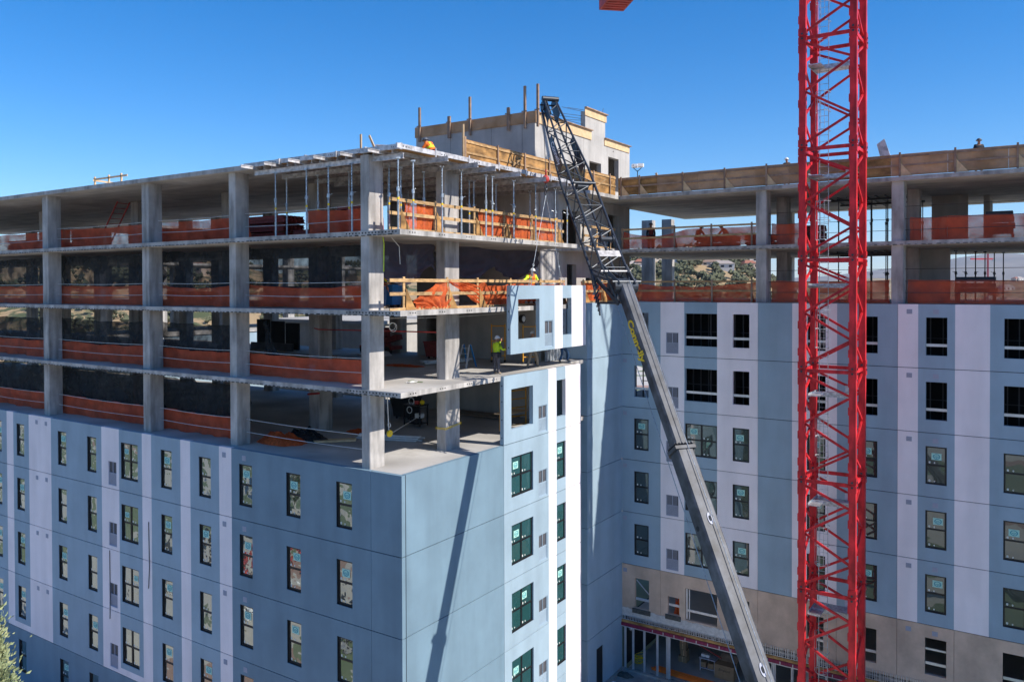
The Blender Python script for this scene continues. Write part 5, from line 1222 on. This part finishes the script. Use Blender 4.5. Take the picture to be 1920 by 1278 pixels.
for z in (.93, .98): m.path([(-1.99, 4.46, z+.0), (-1.41, 4.46, z), (-1.41, 5.54, z+.12)], .012, 4)
tag(m.build('strap', ['brightyellow']), 'thin yellow straps round the second sunlit column on the lowest deck', 'strap')
m = MB(); m.path([(-1.70, .9, 9.0), (-1.68, .95, 8.7), (-1.70, .95, 7.6)], .02, 5); tag(m.build('green_strap', ['hi']), 'thin green strap hanging down the corner column of the third deck', 'strap')
m = MB(); m.path([(-1.75, 1.4, 9.0+.0), (-1.6, 1.75, 8.6), (-1.6, 1.8, 7.9)], .016, 5); m.ring((-2.3, 2.1, 5.4), (.6, .6, 0), (0, 0, 1), .15, .010, 14); m.ring((-2.3, 2.15, 5.36), (.6, .6, 0), (0, 0, 1), .18, .010, 14)
tag(m.build('hanging_cable', ['cable']), 'loops of pale cable hanging behind the corner column', 'cable')
# clutter on the open decks
random.seed(31)
def bundle(lab, c, L, n, rz, mt, r_=.04):
    t = thing('stud_bundle', lab, 'bundle', c, 'loose material on the open decks', rz)
    for i in range(n): m = MB(); y = (i % 6)*.1-.25+random.uniform(-.02, .02); e = random.uniform(-.15, .15); z = .06+(i//6)*.09; m.beam((-L/2+e, y, z), (L/2+e, y+random.uniform(-.04, .04), z), .08, .07); m.build('stud', [mt], t, world=False)
for lab, c, L, n, rz, mt in (('bundle of pale steel studs on the lowest deck behind the corner column', (-5.2, 5.2, 0), 3, 14, .3, 'galvlite'), ('bundle of steel studs near the blue step ladder', (-6.2, 10.6, 3.05), 2.6, 12, 1.2, 'galvlite'),
        ('bundle of brown boards on the second deck behind the orange net', (-13.5, 8.2, 3.05), 3.2, 16, .1, 'wood'), ('bundle of boards on the third deck behind the corner column', (-5.5, 6.2, 6.1), 2.8, 14, .5, 'wood'),
        ('loose boards lying on the lowest deck beside the orange heap', (-7.0, 3.6, 0), 1.8, 5, .8, 'woodpale'), ('steel stud bundle on the second deck in the middle bay', (-12, 4.6, 3.05), 2.4, 10, -.4, 'galvlite')): bundle(lab, c, L, n, rz, mt)
def bin_(lab, c, w_, d, h, mt):
    t = thing('site_bin', lab, 'bin', c, 'loose material on the open decks'); m = MB()
    m.hexa([(-w_*.4, -d*.4, .12), (w_*.4, -d*.4, .12), (w_*.4, d*.4, .12), (-w_*.4, d*.4, .12), (-w_/2, -d/2, h), (w_/2, -d/2, h), (w_/2, d/2, h), (-w_/2, d/2, h)]); m.build('tub', [mt], t, world=False)
    m = MB(); m.box(-w_/2-.03, w_/2+.03, -d/2-.03, d/2+.03, h, h+.05); m.build('rim', [mt], t, world=False)
    for sx in (-.3, .3):
        for sy in (-.3, .3): m = MB(); m.tube((sx*w_, sy*d-.03, .07), (sx*w_, sy*d+.03, .07), .07, n=10); m.build('castor', ['black'], t, world=False)
bin_('blue site bin on the third deck behind the timber rail', (-4.2, 4.2, 6.1), .7, .7, .95, 'ladderblue'); bin_('dark rubble bin on the lowest deck near the tool cart', (-8.6, 10.2, 0), 1.4, .9, 1.1, 'darkint'); bin_('red tool bin on the second deck by the core wall', (-8.2, 12.3, 3.05), 1.2, .8, .9, 'rust')
bin_('white material bin on the third deck in the third bay', (-13, 6, 6.1), 1.1, .9, .9, 'white_pl'); bin_('yellow skip on the third deck seen through black net', (-9.2, 8.5, 6.1), 2.4, 1.2, .8, 'brightyellow')
for i, (z, y0_, y1_) in enumerate(((2.7, 1.2, 12.5), (5.75, 1.2, 13), (5.9, 2.2, 12.5), (8.75, 1.6, 12.8))):
    m = MB(); m.path([(-2.4-.25*i, y0_+(y1_-y0_)*q/10, z-.12*math.sin(math.pi*q/10)) for q in range(11)], .01, 4); tag(m.build('hanging_cable', ['cable']), f'{ORD[i]} pale cord from below strung under the ceilings behind the sunlit edge', 'cable')
# ground floor room of the right wing
def boxes(lab, c, s_, n):
    for i in range(n):
        t = MB(); w_ = s_*(1.15 if i == 0 else random.uniform(.8, .95)); z = c[2]+i*s_*.82; o_ = random.uniform(-.03, .03)
        t.box(c[0]-w_/2+o_, c[0]+w_/2+o_, c[1]-w_/2, c[1]+w_/2, z+.002, z+s_*.82); t.box(c[0]-.03+o_, c[0]+.03+o_, c[1]-w_/2-.002, c[1]-w_/2, z+.04, z+s_*.82, 1)
        tag(t.build('cardboard_box', ['card', 'woodpale']), lab[i], 'box', 'cardboard boxes stacked behind the studs')
boxes(['bottom box of the cardboard tower behind the studs', 'second box up of the cardboard tower behind the studs', 'third box up of the cardboard tower behind the studs', 'fourth box up of the cardboard tower behind the studs', 'top box of the cardboard tower behind the studs'], (2.0, 22.9, -15.25), .44, 5)
t = thing('work_cart', 'grey two tier cart loaded with boxes beside the big cardboard box', 'cart', (3.7, 22.4, -15.25)); m = MB()
for sx in (-.42, .42):
    for sy in (-.28, .28): m.box(3.7+sx-.025, 3.7+sx+.025, 22.4+sy-.025, 22.4+sy+.025, -15.15, -14.45)
m.box(3.22, 4.18, 22.07, 22.73, -14.45, -14.39); m.box(3.25, 4.15, 22.1, 22.7, -15.0, -14.95); m.build('frame', ['grille'], t)
for i, (x, c_) in enumerate(((3.42, 'card'), (3.88, 'card'))):
    m = MB(); m.box(x-.17, x+.17, 22.15, 22.5, -14.948, -14.66); tag(m.build('cardboard_box', [c_]), ['left box on the lower tier of the grey cart', 'right box on the lower tier of the grey cart'][i], 'box')
for i, x in enumerate((3.4, 3.65)): m = MB(); m.box(x-.11, x+.11, 22.25, 22.45, -14.388, -14.25); tag(m.build('small_carton', ['white_pl']), ['left white carton on top of the grey cart', 'right white carton on top of the grey cart'][i], 'carton')
t = thing('large_carton', 'large open brown cardboard box with dark script on its front', 'box', (4.75, 22.2, -15.25)); m = MB(); m.box(4.2, 5.3, 21.9, 22.5, -15.24, -14.45); m.build('carton', ['card'], t)
m = MB(); m.hexa([(4.2, 22.5, -14.449), (5.3, 22.5, -14.449), (5.3, 22.48, -14.44), (4.2, 22.48, -14.44), (4.3, 22.9, -14.2), (5.4, 22.9, -14.2), (5.4, 22.88, -14.19), (4.3, 22.88, -14.19)]); m.build('flap', ['woodgrey'], t)
lettering('box_lettering', 'Simpson', .2, (4.75, 21.895, -14.72), (1, 0, 0), (0, 0, 1), 'joint', t, .4, 0)
t = thing('pipe_bundle', 'orange pipes lying on the floor along the courtyard opening', 'pipes', (2.5, 20.8, -15.2))
for i in range(9): m = MB(); a = random.uniform(-.12, .12); m.tube((.9+a, 20.75+.06*i, -15.19+.03*(i % 3)), (6.2+a, 20.5+.07*i, -15.19+.03*(i % 3)), .028, n=8); m.build('pipe', ['hior'], t)
m = MB(); m.tube((1.9, 23.2, -13.9), (4.6, 21.9, -14.05), .03, n=8); tag(m.build('long_pipe', ['redlite']), 'long red orange pipe leaning across behind the grey cart', 'pipe')
m = MB()
for i in range(7): m.ring((-.15, 21.2, -15.1+.04*i), (math.cos(i), math.sin(i), .2), (-math.sin(i), math.cos(i), .3), .26+.02*i, .016, 14)
tag(m.build('hose_coil', ['brightyellow']), 'yellow hose coiled on the floor behind the left studs', 'hose')
t = thing('duct_hose', 'crumpled silver duct end hanging behind the top of the left studs', 'duct', (-.3, 20.5, -12.9)); m = MB(); m.ball((-.28, 20.45, -12.95), .17); m.tube((-.25, 20.45, -12.9), (.3, 20.8, -12.7), .08, n=10); m.build('duct', ['foil'], t, smooth=True)
pile('work_clothes', 'orange bag heaped in the small raw opening of the taupe storey', 'netsun', (2.5, 20.75, -12.2), .3, .22, 1.3, 5, 'bag')
m = MB()
for i in range(5): x = 1.4+i*2.3+random.uniform(-.5, .5); m.box(x, x+.3, 18.6+random.uniform(-.6, .8), 18.9+.5, -15.298, -15.28)
pile('rubble', 'small grey rubble heap in the courtyard corner', 'mortar', (-.2, 19.4, -15.3), .5, .3, .15, 3, 'rubble')
pile('paper_scrap', 'white scrap lying on the courtyard pavement', 'white_pl', (-.3, 18.2, -15.3), .2, .15, .1, 6, 'scrap')
# far crane on the plain
x, y = camdir(1852, 2600); t = thing('distant_crane', 'tiny red tower crane far away on the plain at right', 'tower crane', (x, y, -30)); FC = Vector((x, y, 0))
m = MB(); m.beam(FC+Vector((0, 0, -40)), FC+Vector((0, 0, 95)), 5, 5); m.build('mast', ['red'], t)
m = MB(); m.beam(FC-R0*48+Vector((0, 0, 80)), FC+R0*18+Vector((0, 0, 80)), 3, 4); m.build('jib', ['red'], t)
m = MB(); m.beam(FC+R0*12+Vector((0, 0, 77)), FC+R0*20+Vector((0, 0, 77)), 3, 7); m.build('counterweight', ['galv'], t)
# ================================================================ TREES
K['bark'] = mat('bark', (.10, .07, .05), .9, bump=.6)
K['leafy'] = mat('conifer_leaf', (.40, .39, .19), .8, var=.35, scale=2.6, col2=(.17, .25, .13))
K['leafg'] = mat('green_leaf', (.05, .10, .03), .85, var=.35, scale=.8)
def conifer(lab, x, y, z0, h, r, n, seed, lm='leafy', grp=None, size=.16):
    random.seed(seed); t = thing('conifer_tree', lab, 'tree', (x, y, z0), grp); m = MB(); m.tube((x, y, z0), (x, y, z0+h*.9), r*.10, .03, n=10)
    for i in range(40): a = random.uniform(0, 6.28); f = random.uniform(.1, .93); rr = r*(1-f)**.8; m.tube((x, y, z0+h*f), (x+rr*math.cos(a)*.8, y+rr*math.sin(a)*.8, z0+h*f+rr*.5), .04*(1-f)+.012, .01, n=5)
    m.build('trunk', ['bark'], t); m = MB()
    cl = []
    for i in range(n//28):
        f = random.random()**1.0; a = random.uniform(0, 6.28); rr = r*(1-f)**.75*random.uniform(.62, 1.08); cl.append((x+rr*math.cos(a), y+rr*math.sin(a), z0+h*(.03+.97*f), a, random.uniform(.18, .36)))
    for (cx, cy, cz, a, cr_) in cl:
        for k in range(28):
            d = Vector((random.gauss(0, 1), random.gauss(0, 1), random.gauss(0, 1.3)))*cr_*.55; p = Vector((cx, cy, cz))+d
            out = Vector((math.cos(a), math.sin(a), 1.1+random.uniform(-.3, .5))).normalized(); out = (out+Vector((random.uniform(-.6, .6), random.uniform(-.6, .6), random.uniform(-.3, .5)))).normalized()
            sdv = out.cross(Vector((random.random(), random.random(), random.random()))).normalized(); s_ = size*random.uniform(.5, 1.1)
            m.face([p-sdv*s_*.22, p+out*s_*.5-sdv*s_*.26, p+out*s_*1.2, p+out*s_*.5+sdv*s_*.26])
    m.build('crown', [lm], t); return t
cx, cy = CAM.x+R0.x*-13.35+F0.x*20, CAM.y+R0.y*-13.35+F0.y*20
conifer('feathery yellow green conifer rising at the lower left corner of the picture', cx, cy, -15.4, 14.6, 2.7, 80000, 3, size=.12)
def roundtree(lab, x, y, h, r, seed):
    random.seed(seed); t = thing('broadleaf_tree', lab, 'tree', (x, y, -15.4), 'street trees in front of the left facade'); m = MB(); m.tube((x, y, -15.4), (x, y, -15.4+h*.6), .22, .12)
    for i in range(7): a = i*.9; m.tube((x, y, -15.4+h*.45), (x+r*.6*math.cos(a), y+r*.6*math.sin(a), -15.4+h*.75), .09, .03, n=6)
    m.build('trunk', ['bark'], t); m = MB()
    for i in range(70):
        a, e, q = random.uniform(0, 6.28), random.uniform(-.6, 1.5), random.uniform(.45, 1); c = Vector((x+r*q*math.cos(a)*math.cos(e), y+r*q*math.sin(a)*math.cos(e), -15.4+h*.68+r*q*.75*math.sin(e)))
        for k in range(28):
            p = c+Vector((random.gauss(0, 1), random.gauss(0, 1), random.gauss(0, 1)))*r*.14; u = Vector((random.uniform(-1, 1), random.uniform(-1, 1), random.uniform(-1, 1))).normalized(); v = u.cross(Vector((0, 0, 1))).normalized()
            m.face([p-u*.2, p+v*.12, p+u*.2, p-v*.12])
    m.build('crown', ['leafg'], t)
for i, (x, y) in enumerate(((-6, -30), (-16, -26), (-26, -34), (-38, -28), (-48, -36), (-12, -44), (-30, -50))): roundtree(f'{ORD[i]} rounded green street tree in front of the left facade', x, y, random.uniform(6, 8.5), random.uniform(2.2, 3.2), 40+i)
# parked cars in front (seen mirrored in the window panes)
def car(lab, x, y, rz, col):
    t = thing('parked_car', lab, 'car', (x, y, -15.44), 'cars parked in front of the left facade', rz)
    m = MB(); pr = [(-2.2, .3), (-2.15, .85), (-1.5, .95), (-1.0, 1.42), (.6, 1.42), (1.2, .95), (2.1, .8), (2.2, .35)]
    m.prism(pr, -.85, .85, lambda a, b, d: (a, d, b)); m.build('body', [col], t, world=False, fixn=True)
    m = MB(); m.prism([(-1.42, .97), (-.98, 1.36), (.55, 1.36), (1.08, .97)], -.856, .856, lambda a, b, d: (a, d, b)); m.build('window', ['black'], t, world=False)
    for sx in (-1.35, 1.35):
        for sy in (-.78, .78): m = MB(); m.tube((sx, sy-.1, .32), (sx, sy+.1, .32), .32, n=14); m.build('wheel', ['black'], t, world=False)
for i in range(8): car(f'{["white", "red", "silver", "dark"][i % 4]} car, {ORD[i]} in the row parked before the left facade', -4-i*5.2-(i % 3), -14.5-(i % 2)*5.5, 1.4+.1*i, ['white_pl', 'redlite', 'alu', 'steel'][i % 4])

# ================================================================ HAZE
m = MB(); m.box(-24000, 24000, -24000, 24000, -230, 900); hz = m.build('haze', [])
hm = bpy.data.materials.new('haze'); hm.use_nodes = True; n = hm.node_tree.nodes; n.remove(n['Principled BSDF'])
pv = n.new('ShaderNodeVolumePrincipled'); pv.inputs['Density'].default_value = 4.6e-5; pv.inputs['Color'].default_value = (.72, .84, 1, 1)
hm.node_tree.links.new(pv.outputs[0], n['Material Output'].inputs['Volume']); hz.data.materials.clear(); hz.data.materials.append(hm); tag(hz, kind='stuff')
